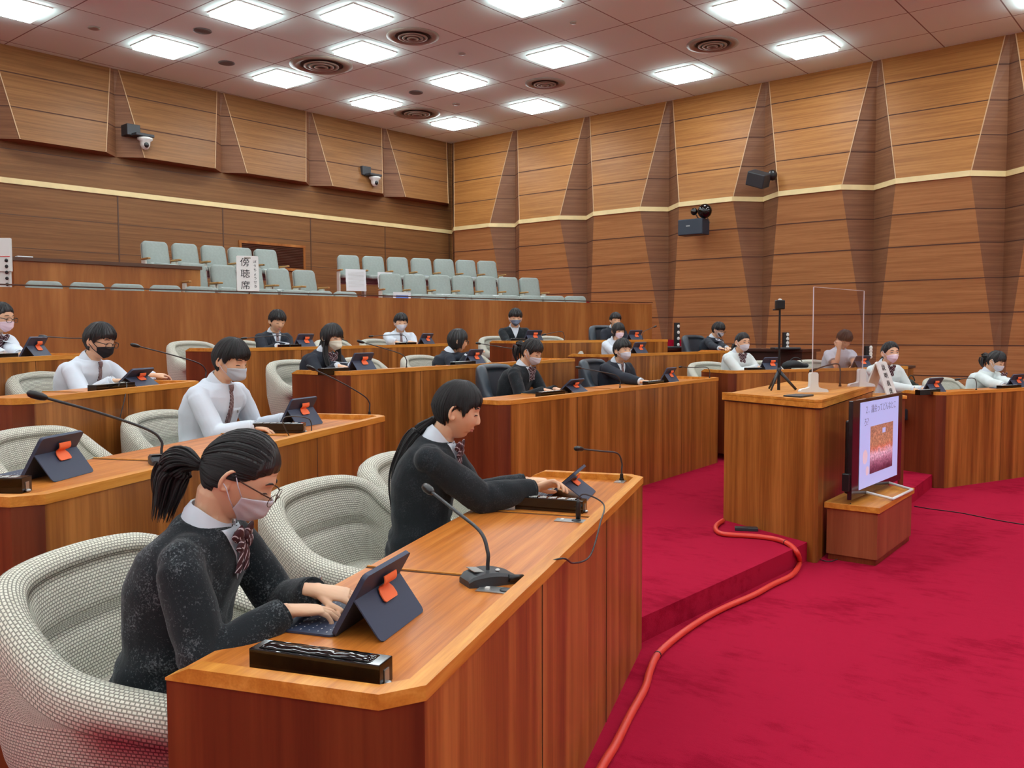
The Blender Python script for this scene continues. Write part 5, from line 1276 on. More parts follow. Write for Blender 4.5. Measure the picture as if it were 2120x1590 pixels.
def remesh(mb, name, voxel, mat, parent, smooth_it=2, post=None):
    me = mb.mesh(name, mat); o = bpy.data.objects.new(name, me); COL.objects.link(o)
    md = o.modifiers.new('r', 'REMESH'); md.mode = 'VOXEL'; md.voxel_size = voxel; md.use_smooth_shade = True
    if smooth_it: sm = o.modifiers.new('s', 'SMOOTH'); sm.iterations = smooth_it; sm.factor = .5
    dg = bpy.context.evaluated_depsgraph_get(); me2 = bpy.data.meshes.new_from_object(o.evaluated_get(dg)); o.modifiers.clear()
    if post:
        co = [0.0] * (len(me2.vertices) * 3); me2.vertices.foreach_get('co', co); no = [0.0] * len(co); me2.vertices.foreach_get('normal', no)
        for i in range(0, len(co), 3):
            d = post(Vector(co[i:i + 3])); co[i] += no[i] * d; co[i + 1] += no[i + 1] * d; co[i + 2] += no[i + 2] * d
        me2.vertices.foreach_set('co', co); me2.update()
    me2.name = name; old = o.data; o.data = me2; bpy.data.meshes.remove(old)
    me2.materials.clear(); me2.materials.append(mat)
    me2.polygons.foreach_set('use_smooth', [True] * len(me2.polygons)); me2.update()
    if parent: o.parent = parent
    return o
def bvh_of(o):
    me = o.data; return BVHTree.FromPolygons([v.co.copy() for v in me.vertices], [tuple(p.vertices) for p in me.polygons])
def solid(o, th=.002):
    m = o.modifiers.new('thickness', 'SOLIDIFY'); m.thickness = th; m.offset = 1; return o
PEOPLE = {}
def person(label, desk, hpx, off, outfit, hair, body_yaw=0, hyaw=0, pitch=.35, roll=0, lean=.2, hands=(), mask=None, glasses=False, neck=None,
           near=False, boy=False, tail=None, s=1.0, hidden_legs=True, short_sleeve=False, eyes='down', hz=None, tail_r=.03, size=1.0, pole_out=.35, arm_s=1.0, bulk=0, tuck=0, facedir=None, extra_hair=None):
    D = DESK[desk]; n = D['n']
    Hw = at_n(hpx[0], hpx[1], n, D['c'] + off); zf = D['zf']
    fd = Matrix.Rotation(body_yaw, 3, 'Z') @ (-n); rz = math.atan2(-fd.x, fd.y)      # local +Y -> fd
    root = Vector((Hw.x, Hw.y, zf)) - fd * (lean + .03)
    hl = Hw.z - zf
    k = hl / 1.12
    e = empty('person', root, rz, label, 'person', None)
    inv = Matrix.Rotation(-rz, 3, 'Z')
    def loc(p): return inv @ (Vector(p) - root)
    vox = .003 if near else .006
    sc = size
    Hc = Vector((0, lean + .03, hl)); 
    Hr = (Matrix.Rotation(-hyaw, 3, 'Z') @ Matrix.Rotation(-pitch, 3, 'X') @ Matrix.Rotation(roll, 3, 'Y')); HS = 1.0 * sc
    def hm(p): return Hc + Hr @ (Vector(p) * HS)
    nb = Vector((0, lean - .03, hl - .175 * sc))           # neck base (front of chest top)
    nb = Vector((0, lean - .052, hl - .130 * sc)) 
    pel = Vector((0, 0, .50)); chest = pel.lerp(nb, .62) + Vector((0, -.03, 0))
    shz = nb.z - .042; SWd = (.170 if boy else .158) * sc
    Sh = {sd: Vector((sd * SWd, nb.y - .012, shz)) for sd in (-1, 1)}
    up_l, fo_l = .265 * sc * arm_s, .225 * sc * arm_s
    arms = {}
    for sd, wpt, fdir, pn, curl in hands:
        W = loc(wpt); Fd = inv @ Vector(fdir); Pn = inv @ Vector(pn); pole = Vector((sd * pole_out, -.35, -1))
        E_ = ik(Sh[sd], W, up_l, fo_l, pole); arms[sd] = (W, E_, Fd, Pn, curl)
    for sd in (-1, 1):
        if sd not in arms:
            W = Vector((sd * .13, .30, .60)); E_ = ik(Sh[sd], W, up_l, fo_l, Vector((sd * .4, -.3, -1))); arms[sd] = (W, E_, Vector((0, 1, -.1)), Vector((0, 0, -1)), .4)
    # ---- body
    mb = MB()
    nu, nv = (170, 130) if near else (60, 46); rows = []
    for i in range(1, nv):
        el = -pi / 2 + pi * i / nv; row = []
        for j in range(nu):
            u = -1 + 2 * j / nu; az = pi * (u - .13 * math.sin(pi * u)) if True else pi * u
            row.append(hm(head_pt(az, el)))
        rows.append(row)
    mb.rings(rows)
    for sd in (-1, 1):   # ears
        c = Vector((sd * .0745, -.004, -.004)); R_ = Matrix.Rotation(sd * .35, 3, 'Z') @ Matrix.Rotation(-.15, 3, 'X')
        pts = [c + R_ @ Vector((0, .017 * math.cos(a) * (1 if math.sin(a) > 0 else .75) - .003, .029 * math.sin(a))) for a in [(-.55 + 1.28 * kk / 12) * pi for kk in range(13)]]
        pts = [c + R_ @ Vector((sd * .008 * math.sin(pi * kk / 12), -(.017 * math.cos(a)) - .004, .029 * math.sin(a))) for kk, a in enumerate([(-.60 + 1.35 * q_ / 12) * pi for q_ in range(13)])]
        mb.tube([hm(p) for p in pts], [.0052 * sc] * 13, 8)
        mb.ell(hm(c + Vector((sd * .001, -.004, -.002))), (.005 * sc, .013 * sc, .024 * sc), Hr @ R_)
        mb.ell(hm(c + R_ @ Vector((sd * .003, .002, -.022))), (.006 * sc, .008 * sc, .009 * sc), Hr)
    hb = hm((0, -.028, -.07))
    mb.tube([nb + Vector((0, -.005, -.10)), nb + Vector((0, 0, -.03)), nb.lerp(hb, .5) + Vector((0, 0, 0)), hb, hm((0, -.025, -.04))], [.07 * sc, .054 * sc, .048 * sc, .05 * sc, .045 * sc], 18)
    mb.tube([pel, chest, nb + Vector((0, 0, -.06))], [.09, .085, .07], 14, flat=1.0)
    for sd in (-1, 1):
        W, E_, Fd, Pn, curl = arms[sd]
        mb.tube([Sh[sd] * .9 + nb * .1 - Vector((0, 0, .02)), Sh[sd].lerp(E_, .5), E_, E_.lerp(W, .35), W.lerp(E_, .15), W + Fd.normalized() * .01], [.034, .034, .031, .032, .0235 * sc, .022 * sc], 12)
        hand_mesh(mb, W, Fd, Pn, sd, s=1.0 * sc, curl=(curl if not hasattr(curl, '__len__') else .3), curls=(curl if hasattr(curl, '__len__') else None))
        mb.tube([pel + Vector((sd * .075, .03, -.03)), Vector((sd * .10, .25, .475)), Vector((sd * .105, .42 - tuck * .3, .46)), Vector((sd * .105, .43 - tuck * .5, .28)), Vector((sd * .10, .40 - tuck, .09)), Vector((sd * .10, .40 - tuck, .05))], [.075, .065, .05, .048, .032, .03], 10)
        mb.tube([Vector((sd * .10, .37 - tuck, .05)), Vector((sd * .105, .46 - tuck, .04)), Vector((sd * .11, .55 - tuck, .03))], [.035, .035, .025], 8)
    body = remesh(mb, 'body', vox, M['skin'], e, smooth_it=1)
    for sd in (-1, 1):
        mb2 = MB(); mb2.tube([Vector((sd * .10, .34 - tuck, .045)), Vector((sd * .10, .36 - tuck, .048)), Vector((sd * .105, .44 - tuck, .046)), Vector((sd * .11, .54 - tuck, .036)), Vector((sd * .112, .585 - tuck, .03))], [.02, .042, .046, .042, .02], 12); mb2.v = [Vector((v.x, v.y, max(.002, v.z))) for v in mb2.v]
        mb2.build('shoe', M['shoe'], e, smooth=True)
        mb2 = MB(); mb2.tube([Vector((sd * .10, .40 - tuck, .06)), Vector((sd * .10, .40 - tuck, .10)), Vector((sd * .1035, .42 - tuck * .7, .22))], [.040, .037, .050], 12); mb2.build('sock', M['sock'], e, smooth=True)
    # ---- clothes
    topm = {'sweater': M['knit_heather'] if near == 2 else M['knit'], 'shirt': M['shirt'], 'vestshirt': M['vest'], 'blazer': M['blazer'], 'dark': M['blazer']}[outfit]
    loose = .022 if outfit in ('shirt', 'vestshirt', 'blazer', 'dark') else .016
    mb = MB(); rings = []
    hipw = .150 if not boy else .145
    sec = [(Vector((0, -.01, .44)), hipw, .12), (pel + Vector((0, 0, .02)), hipw - .004, .115), (pel.lerp(chest, .35), .132, .102), (pel.lerp(chest, .7), .140, .106), (chest, .152, .112), (chest.lerp(nb, .4), .156, .106),
           (Vector((0, nb.y - .018, shz + .0)), SWd - .012, .082), (Vector((0, nb.y - .015, shz + .026)), SWd - .05, .068), (Vector((0, nb.y - .010, nb.z + .002)), .074, .062), (Vector((0, nb.y - .006, nb.z + .016)), .058, .056)]
    for i, (c, hw, hd) in enumerate(sec):
        tg = (sec[min(i + 1, len(sec) - 1)][0] - sec[max(i - 1, 0)][0]); lean_t = math.atan2(tg.y, tg.z); R_ = Matrix.Rotation(-lean_t * .8, 3, 'X')
        hw = hw * sc + loose; hd = hd * sc + loose
        ring = []
        for q_ in range(28):
            a = 2 * pi * q_ / 28; ca, sa = math.cos(a), math.sin(a); ex = .8
            ring.append(c + R_ @ Vector((hw * abs(ca) ** ex * (1 if ca > 0 else -1), hd * abs(sa) ** ex * (1 if sa > 0 else -1), 0)))
        rings.append(ring)
    mb.rings(rings)
    slv = .011 if outfit != 'sweater' else .008
    for sd in (-1, 1):
        W, E_, Fd, Pn, curl = arms[sd]; S0_ = Sh[sd]
        mb.ell(S0_ + Vector((-sd * .012, 0, -.012)), ((.047 + slv) * sc,) * 3)
        mb.ell(Vector((sd * (SWd - .058), nb.y - .012, shz - .012)), (.075 * sc, .062 * sc, .058 * sc)); mb.ell(Vector((sd * (SWd - .03), nb.y - .008, shz - .055)), (.05 * sc, .066 * sc, .075 * sc))
        if short_sleeve:
            mb.tube([S0_ + Vector((-sd * .03, 0, 0)), S0_.lerp(E_, .2), S0_.lerp(E_, .62)], [.055, .058, .062], 16)
        else:
            Wc = W.lerp(E_, .045)
            mb.tube([S0_ + Vector((-sd * .03, 0, 0)), S0_.lerp(E_, .15), S0_.lerp(E_, .55), S0_.lerp(E_, .9), E_, E_.lerp(Wc, .12), E_.lerp(Wc, .5), E_.lerp(Wc, .88), Wc],
                    [x * sc + slv for x in (.044, .047 + bulk * .4, .049 + bulk, .047 + bulk, .047 + bulk, .047 + bulk, .041 + bulk, .034 + bulk * .3, .0325)], 18)
    arm_e = [arms[-1][1], arms[1][1]]; wr = [arms[-1][0], arms[1][0]]
    def folds(v):
        f = .0022 * noise.noise(v * 22) 
        amp = .0035
        de = min((v - a).length for a in arm_e); 
        f += (.0035 * math.exp(-(de / .08) ** 2)) * math.sin(60 * (v.y * .8 + v.z * .9) + 3 * noise.noise(v * 7))
        wz = math.exp(-((v.z - .60) / .07) ** 2); f += .005 * wz * math.sin(75 * v.z + 4 * noise.noise(v * 8)) * (1 if abs(v.x) < .2 else 0)
        f += .006 * noise.noise(Vector((v.x * 14, v.y * 6, v.z * 5)))
        return f
    top = remesh(mb, {'sweater': 'sweater', 'shirt': 'shirt', 'vestshirt': 'knit_vest', 'blazer': 'blazer', 'dark': 'blazer'}[outfit], .0045 if near else .008, topm, e, smooth_it=(9 if near else 4), post=folds)
    bv = bvh_of(top)
    def front(x, z, off=.003, yy=None):
        h = bv.ray_cast(Vector((x, nb.y + .5, z)), Vector((0, -1, 0)))
        if h[0] is None: return None
        return h[0] + Vector((0, off, 0)) + h[1] * 0
    def patch(nm, mat, rows_, off=.003, th=.0025, uvs_=True):
        """rows_: list of (z, x0, x1)"""
        mb = MB(); m_ = 9; P_ = []
        for z, x0, x1 in rows_:
            r = []
            for q_ in range(m_):
                p = front(x0 + (x1 - x0) * q_ / (m_ - 1), z, off)
                r.append(p if p else (P_[-1][q_] + Vector((0, 0, -.005)) if P_ else Vector((x0, nb.y, z))))
            P_.append(r)
        vs = [v for r in P_ for v in r]; fs = []; uv = []
        for i in range(len(P_) - 1):
            for q_ in range(m_ - 1):
                fs.append((i * m_ + q_, (i + 1) * m_ + q_, (i + 1) * m_ + q_ + 1, i * m_ + q_ + 1)); uv.append(((q_ / 8 * .3, -i / 10), (q_ / 8 * .3, -(i + 1) / 10), ((q_ + 1) / 8 * .3, -(i + 1) / 10), ((q_ + 1) / 8 * .3, -i / 10)))
        mb.add(vs, fs, uv); o = mb.build(nm, mat, e, smooth=True); solid(o, th); return o
    ztop = nb.z + .012
    # collar
    NA = (hb - nb).normalized(); NX = Vector((1, 0, 0)); NY = NA.cross(NX) * 1.0
    if NY.y < 0: NY = -NY
    mb = MB(); rows = []
    steps = 48
    cen = nb + Vector((0, .0, .0))
    for q_ in range(steps + 1):
        a = math.radians(-168 + 336 * q_ / steps)       # 0 = back
        fr = sstep(60, 160, abs(math.degrees(a))); wing = sstep(95, 150, abs(math.degrees(a))) * (1 if abs(math.degrees(a)) > 0 else 0)
        dx = Vector((math.sin(a), 0, 0)); dy = -math.cos(a)
        def cp_(r, z): return cen + NX * math.sin(a) * r + NY * dy * r * 1.02 + NA * z
        hi = .054 - .030 * fr
        rows.append([cp_(.053 * sc, -.01), cp_(.0545 * sc, hi), cp_(.0585 * sc, hi + .002), cp_((.064 + .006 * (1 - fr)) * sc, hi - .02), cp_((.076 + .012 * wing) * sc, -.004 - .034 * wing), cp_((.071 + .010 * wing) * sc, -.006 - .030 * wing)])
    m_ = 6; vs = [v for r in rows for v in r]; fs = []
    for i in range(steps):
        for q_ in range(m_):
            k2 = (q_ + 1) % m_; fs.append((i * m_ + q_, i * m_ + k2, (i + 1) * m_ + k2, (i + 1) * m_ + q_))
    fs.append(tuple(range(m_))[::-1]); fs.append(tuple(steps * m_ + q_ for q_ in range(m_)))
    mb.add(vs, fs); mb.build('collar', M['shirt'], e, auto=50)
    if outfit in ('sweater', 'blazer', 'dark'):
        dep = .15 if outfit == 'sweater' else .20
        patch('shirt_front', M['shirt'], [(ztop - dep * t, -.058 * (1 - t) ** .9 - .001, .058 * (1 - t) ** .9 + .001) for t in [q_ / 12 for q_ in range(13)]], off=.0015)
    if outfit in ('blazer', 'dark'):
        for sd in (-1, 1):
            patch('lapel', M['blazer'], [(ztop - .20 * t, sd * (.058 * (1 - t) + .001), sd * (.058 * (1 - t) + .012 + .035 * math.sin(pi * min(1, t * 1.1)))) for t in [q_ / 10 for q_ in range(11)]], off=.004, th=.004)
    if outfit == 'shirt':
        patch('button_placket', M['shirt'], [(ztop - .02 - .38 * t, -.016, .016) for t in [q_ / 12 for q_ in range(13)]], off=.001, th=.002)
        patch('chest_pocket', M['shirt'], [(ztop - .15 - .10 * t, -.105, -.03) for t in [q_ / 6 for q_ in range(7)]], off=.001, th=.002)
    if near:
        p = front(-.075, ztop - .17, .003)
        if p:
            mb = MB(); mb.ell(p, (.007, .003, .009)); mb.ell(p + Vector((.004, 0, .006)), (.004, .003, .004)); mb.build('chest_emblem', M['metal'], e, smooth=True)
    # cuffs
    for sd in (-1, 1):
        W, E_, Fd, Pn, curl = arms[sd]
        if outfit in ('blazer', 'dark', 'vestshirt', 'shirt') and not short_sleeve:
            mb = MB(); u = (W - E_).normalized(); mb.tube([W - u * .03, W - u * .02, W + u * .008, W + u * .0085, W - u * .02], [.036 * sc, .0375 * sc, .0355 * sc, .0275, .026], 16); mb.build('cuff', M['shirt'], e, auto=50)
        elif outfit == 'sweater':
            mb = MB(); u = (W - E_).normalized(); mb.tube([W - u * .045, W - u * .03, W - u * .004, W - u * .001, W - u * .02], [.0365 * sc, .0385 * sc, .0355 * sc, .028, .024], 18); mb.build('cuff', topm, e, auto=50)
    if neck == 'bow':
        p0 = front(0, ztop - .035, .018) or nb + Vector((0, .08, -.03)); mb = MB()
        B = lambda x, y, z: p0 + Vector((x, y, z)) * sc
        for sd in (-1, 1):
            mb.tube([B(0, 0, 0), B(sd * .012, .008, .006), B(sd * .034, .010, .010), B(sd * .052, .004, .004), B(sd * .056, -.002, -.002)], [.006, .013, .024, .021, .010], 12, flat=.32, ref=Vector((0, 1, 0)))
            mb.tube([B(0, 0, 0), B(sd * .016, .010, -.010), B(sd * .036, .010, -.022), B(sd * .044, .004, -.032)], [.006, .012, .018, .010], 12, flat=.3, ref=Vector((0, 1, 0)))
            mb.tube([B(sd * .003, 0, -.004), B(sd * .012, .006, -.03), B(sd * .021, .004, -.062), B(sd * .028, -.002, -.092)], [.008, .014, .019, .021], 10, flat=.22, ref=Vector((0, 1, 0)))
        mb.build('ribbon_bow', M['ribbon'], e, auto=60)
        mb = MB(); mb.ell(B(0, .008, 0), (.011 * sc, .011 * sc, .013 * sc)); mb.build('ribbon_knot', M['ribbon'], e, smooth=True)
    elif neck == 'tie':
        Lt_ = .16 if outfit in ('blazer', 'dark') else .36
        patch('tie', M['tie'], [(ztop - .045 - Lt_ * t, -(.013 + .016 * t), (.013 + .016 * t)) for t in [q_ / 16 for q_ in range(17)]], off=.006, th=.004)
        p0 = front(0, ztop - .03, .012) or nb + Vector((0, .07, -.02)); mb = MB(); mb.tube([p0 + Vector((0, -.004, .014)), p0 + Vector((0, 0, 0)), p0 + Vector((0, 0, -.022))], [.019, .017, .011], 10, flat=.5, ref=Vector((0, 1, 0))); mb.build('tie_knot', M['tie'], e, smooth=True)
    # trousers / skirt
    mb = MB()
    rings = []
    for c, hw, hd in ((Vector((0, -.02, .40)), .165, .13), (Vector((0, -.01, .44)), .170, .135), (Vector((0, 0, .50)), .155, .125), (Vector((0, .01, .54)), .14, .105)):
        rings.append([c + Vector((hw * math.cos(a), hd * math.sin(a), 0)) for a in [2 * pi * q_ / 20 for q_ in range(20)]])
    mb.rings(rings)
    for sd in (-1, 1):
        mb.tube([Vector((sd * .08, .0, .46)), Vector((sd * .10, .25, .48)), Vector((sd * .105, .43, .465)), Vector((sd * .106, .455, .42))] + ([Vector((sd * .106, .44 - tuck * .5, .25)), Vector((sd * .10, .41 - tuck, .10))] if boy else []), [.088, .078, .066, .06] + ([.058, .052] if boy else []), 12)
    if not boy: mb.tube([Vector((0, .05, .47)), Vector((0, .42, .475))], [.13, .12], 14, flat=.5, ref=Vector((0, 0, 1)))
    remesh(mb, 'trousers' if boy else 'skirt', .01, M['skirt'], e, smooth_it=3)
    # ---- hair
    mb = hair_cap(hair, near); 
    if near:
        rn = random.Random(3)
        if hair == 'pulled':
            tie = head_dir(pi, math.radians(-14))
            for q_ in range(420):
                az = rn.uniform(-pi, pi); el0 = LIMF[hair](az) + rn.uniform(0, .12); a0 = head_dir(az, el0)
                if a0.dot(tie) > .9: continue
                pts = []
                for i in range(14):
                    t = i / 13; d = a0.slerp(tie, t) if a0.angle(tie) > .01 else a0
                    b_ = head_base(d); nn = Vector((b_.x / HA ** 2, b_.y / HB ** 2, b_.z / HC ** 2)).normalized(); pts.append(b_ + nn * (.0015 + .0085 * sstep(0, .3, t) + .0012 * math.sin(q_ + t * 3)))
                mb.tube(pts, [.001] + [.0022] * 11 + [.002, .001], 5)
        else:
            for q_ in range(520):
                az = rn.uniform(-pi, pi); t1 = 1.0 + (rn.uniform(-.12, .06)); pts = [hair_pt(hair, az + .12 * math.sin(q_), .05 + (t1 - .05) * i / 12, .0012 + .0012 * math.sin(q_ * 1.7)) for i in range(13)]
                mb.tube(pts, [.001] + [.0021] * 9 + [.0018, .0012, .0005], 5)
    if not near:
        rn = random.Random(len(label))
        for q_ in range(150):
            az = rn.uniform(-pi, pi); t1 = 1.0 + rn.uniform(-.14, .10); w0 = .0022 + rn.random() * .003
            pts = [hair_pt(hair, az + .15 * math.sin(q_) * i / 6, .04 + (t1 - .04) * i / 6, -.002 + .003 * math.sin(q_ * 1.7)) for i in range(7)]
            mb.tube(pts, [.002, w0, w0 * 1.2, w0 * 1.3, w0 * 1.2, w0 * .9, .0008], 4)
    hobj_v = [hm(v) for v in mb.v]; mb.v = hobj_v
    if tail:
        mt = MB(); path = [hm(p) for p in tail[:1]] + [hm(tail[0]) + Vector(p) for p in tail[1:]]
        R0 = tail_r
        bundle(mt, path, 190 if near else 26, (lambda t: R0 * (.35 + 1.0 * sstep(0, .35, t) - .55 * sstep(.55, 1, t))), .0026 if near else .008, seed=5, seg=6 if near else 3)
        mt.tube([path[0] + (path[0] - path[1]).normalized() * .012, path[0], path[0].lerp(path[1], .3)], [.010, .013, .012], 10)
        mt.build('ponytail', M['hair'], e, smooth=True)
    if extra_hair:
        for pp, cnt, rr in extra_hair:
            bundle(mb, [hm(pp[0])] + [hm(pp[0]) + Vector(x) for x in pp[1:]], cnt, (lambda t: rr * (.7 + .5 * math.sin(pi * min(1, t * 1.05)))), .0026 if near else .007, seed=9)
    mb.build('hair', M['hair'], e, smooth=True)
    # ---- face
    fp = lambda x, z, o_=.001: hm(face_pt(x, z, o_))
    if near or mask is None or True:
        mb = MB()
        for sd in (-1, 1):
            mb.tube([fp(sd * x, z, .0022) for x, z in ((.015, .0262), (.025, .0295), (.036, .0285), (.045, .0240))], [.001, .0026, .0023, .0009] if near else [.0014, .0026, .0022, .0010], 6)
        mb.build('eyebrows', M['lash'], e, smooth=True)
        mb = MB()
        zz_ = -.0015 if eyes == 'down' else .0045
        for sd in (-1, 1):
            mb.tube([fp(sd * x, z + zz_, .0024) for x, z in ((.0185, .000), (.024, .0015), (.031, .002), (.038, .001), (.0435, -.0015))], [.0009, .0018, .0021, .0019, .0009] if near else [.0010, .002, .0024, .002, .001], 6)
        mb.build('eyelashes', M['lash'], e, smooth=True)
        if eyes == 'open':
            mb = MB(); mi = MB()
            for sd in (-1, 1):
                cc = fp(sd * .031, .0025, -.0012); mb.ell(cc, (.0105 * sc, .0035 * sc, .0042 * sc), Hr); mi.ell(fp(sd * .031, .0028, .0012), (.0043 * sc, .002, .0041 * sc), Hr)
            mb.build('eye_whites', M['eyewhite'], e, smooth=True); mi.build('irises', M['lash'], e, smooth=True)
    if mask is None:
        mb = MB(); 
        mb.tube([fp(x, -.060 - .0035 * abs(x) / .02, -.0008) for x in (-.021, -.012, -.004, .004, .012, .021)], [.0008, .003, .0036, .0036, .003, .0008], 8)
        mb.tube([fp(x, -.0695 + .003 * (abs(x) / .02) ** 2, -.0012) for x in (-.019, -.011, -.004, .004, .011, .019)], [.001, .0036, .0045, .0045, .0036, .001], 8)
        mb.build('lips', M['lip'], e, smooth=True)
    else:
        mm = M[mask]; mb = MB(); na_, ne_ = 36, 20; rows = []
        for i in range(ne_ + 1):
            v = i / ne_; row = []
            for j in range(na_ + 1):
                u = -1 + 2 * j / na_; az = math.radians(60) * u
                elt = math.radians(-7 - 13 * abs(u) ** 1.5); elb = math.radians(-63 + 17 * abs(u) ** 1.6); el = elt + (elb - elt) * v
                b_ = head_base(head_dir(az, el)); nn = Vector((b_.x / HA ** 2, b_.y / HB ** 2, b_.z / HC ** 2)).normalized()
                o_ = .0035 + .021 * math.exp(-(u / .38) ** 2) * math.exp(-((v - .42) / .42) ** 2) + .006 * math.exp(-(u / .25) ** 2) * (1 - v) + .0012 * math.sin(v * 19) * math.exp(-(u / .8) ** 4)
                if mask in ('mask_grey', 'mask_cream', 'mask_blue'): o_ += .012 * math.exp(-(u / .5) ** 2) * math.exp(-((v - .5) / .2) ** 2)
                row.append(hm(b_ + nn * o_))
            rows.append(row)
        W_ = na_ + 1; vs = [v for r in rows for v in r]; fs = [(i * W_ + j, i * W_ + j + 1, (i + 1) * W_ + j + 1, (i + 1) * W_ + j) for i in range(ne_) for j in range(na_)]
        mb.add(vs, fs); o = mb.build('face_mask', mm, e, smooth=True); solid(o, .0015)
        for sd in (-1, 1):
            mb = MB()
            for el_, ez in ((-20, .022), (-46, -.022)):
                b_ = head_base(head_dir(math.radians(60) * sd, math.radians(el_))); b2 = Vector((sd * .083, -.002, ez)); mid = (b_ + b2) / 2 + Vector((sd * .010, .002, 0))
                mb.tube([hm(b_ + Vector((sd * .003, .002, 0))), hm(mid), hm(b2), hm(Vector((sd * .082, -.018, ez * .6)))], .0014 if near else .0024, 6)
            mb.build('ear_loop', M['mask'] if mask != 'mask_black' else mm, e, smooth=True)
    if glasses:
        mb = MB(); ml = MB(); rr = .0010 if near else .0020
        for sd in (-1, 1):
            o_ = [(sd * (.034 + .0235 * math.cos(a) * (1 - .06 * math.sin(a))), .110 - .010 * abs(math.cos(a) * .5 + .5) ** 2 * 1.0, -.004 + .0185 * abs(math.sin(a)) ** .9 * (1 if math.sin(a) > 0 else -1)) for a in [2 * pi * q_ / 24 for q_ in range(25)]]
            mb.tube([hm(p) for p in o_], rr, 6); ml.add([hm(p) for p in o_[:-1]], [tuple(range(24))])
            mb.tube([hm((sd * .0575, .100, .004)), hm((sd * .066, .092, .006)), hm((sd * .076, .03, .008)), hm((sd * .080, -.006, .012)), hm((sd * .079, -.02, -.004))], rr * (1.9 if near else 1.25), 6)
        mb.tube([hm((-.011, .1105, .0)), hm((-.004, .115, .003)), hm((.004, .115, .003)), hm((.011, .1105, .0))], rr, 6)
        f_ = mb.build('spectacles', M['bronze'] if near else M['black'], e, smooth=True); ml.build('lens', M['lens'], f_)
    PEOPLE[label] = e
    return e
def W3(px, py, z): return at(px, py, z)
def on_desk(desk, hpx, side, x, y, z): pass
DN = Vector((0, 0, -1))
def typing(desk, hp1, hp2, dz=.03, curl=.32, tilt=0):
    """right wrist and left wrist pixels; hands point forward along the desk normal"""
    D = DESK[desk]; f = -D['n']; out = []
    P_ = (lambda h: at(h[0], h[1], D['zw'] + dz)) if desk in NEARK else (lambda h: colpt(desk, h[0], .40, dz))
    if hp1: out.append((1, P_(hp1), f - Vector((0, 0, .12)) + D['d'] * -.0, DN, curl))
    if hp2: out.append((-1, P_(hp2), f - Vector((0, 0, .12)), DN, curl))
    return out
D1 = DESK['L1']; f1 = -D1['n']; x1 = D1['d']
person('girl in glasses, white mask and grey heather sweater typing at the nearest desk', 'L1', (497, 985), .66, 'sweater', 'pulled', body_yaw=.25, hyaw=-.12, pitch=.55, lean=.17, pole_out=.75, bulk=.006,
       hands=[(1, at(592, 1264, .865), f1 * .75 + x1 * .65 - Vector((0, 0, .10)), DN - x1 * .1, (.34, .30, .36, .5)), (-1, at(652, 1222, .880), f1 * .85 + x1 * .35 - Vector((0, 0, .16)), DN + x1 * .15, (.45, .40, .42, .5))],
       mask='mask', glasses=True, neck='bow', near=2, tail=[(0, -.098, -.028), (-.005, -.045, .012), (-.01, -.080, -.02), (-.01, -.095, -.08), (-.01, -.115, -.155)], tail_r=.034)
person('girl with a low ponytail, no mask and dark sweater touching a tablet', 'L1', (948, 850), .62, 'sweater', 'fringe', body_yaw=.15, hyaw=-.10, pitch=.22, lean=.14, arm_s=1.12, bulk=.010,
       hands=[(1, at(1108, 1010, .90), f1 * .9 + x1 * .35 + Vector((0, 0, .25)), DN - x1 * .6, (.5, .6, .7, .8)), (-1, at(1090, 996, .885), f1 + x1 * .3 + Vector((0, 0, .02)), DN, .5)],
       mask=None, neck='bow', near=1, tail=[(0, -.088, -.055), (0, -.055, -.05), (0, -.105, -.13), (0, -.145, -.24), (0, -.155, -.36), (0, -.15, -.45)], tail_r=.036)
person('boy in a white shirt, striped tie and pale grey mask in the second row', 'L2', (478, 747), .66, 'shirt', 'short', body_yaw=-.12, hyaw=.0, pitch=.30, lean=.18,
       hands=typing('L2', (528, 884), (590, 868), dz=.03), mask='mask_grey', neck='tie', boy=True, near=1)
person('boy in a white shirt with glasses and a black mask holding a tablet, third row', 'L3', (207, 707), .66, 'shirt', 'short', body_yaw=-.10, hyaw=.0, pitch=.22, lean=.2,
       hands=[(1, colpt('L3', 232, .42, .04), -DESK['L3']['n'] * .5 + DESK['L3']['d'] * .8, DN, .4), (-1, colpt('L3', 312, .38, .06), -DESK['L3']['n'] * .4 + DESK['L3']['d'] * .8, DN, .5)], mask='mask_black', glasses=True, neck='tie', boy=True)
person('person in a white shirt and maroon ribbon cut by the left edge of the photo', 'L4', (2, 658), .66, 'shirt', 'pulled', body_yaw=-.2, hyaw=0, pitch=.15, lean=.12,
       hands=typing('L4', (5, 735), (40, 733)), mask='mask_pink', glasses=True, neck='bow')
person('long-haired girl in a dark cardigan and cream mask in the middle block', 'C2', (687, 699), .66, 'dark', 'long', body_yaw=.0, hyaw=.05, pitch=.12, lean=.18,
       hands=typing('C2', (700, 752), (728, 752), dz=.05), mask='mask_cream', neck='bow', eyes='down',
       extra_hair=[([(-.07, .0, -.04), (-.005, .0, -.10), (-.005, .02, -.20), (.0, .05, -.28)], 24, .022), ([(.07, .0, -.04), (.005, .0, -.10), (.0, .03, -.20), (-.01, .06, -.26)], 24, .02), ([(0, -.08, -.04), (0, -.02, -.10), (0, -.02, -.22)], 30, .05)])
person('girl with bobbed hair, glasses and navy blazer looking to the right', 'C2', (948, 706), .66, 'blazer', 'bob', body_yaw=.65, hyaw=-.10, pitch=.10, lean=.12,
       hands=[(1, colpt('C2', 968, .38, .09), -DESK['C2']['n'] + Vector((0, 0, .5)), DN, .5), (-1, colpt('C2', 980, .36, .10), -DESK['C2']['n'] + Vector((0, 0, .6)), DN, .5)], mask=None, glasses=True, neck='bow')
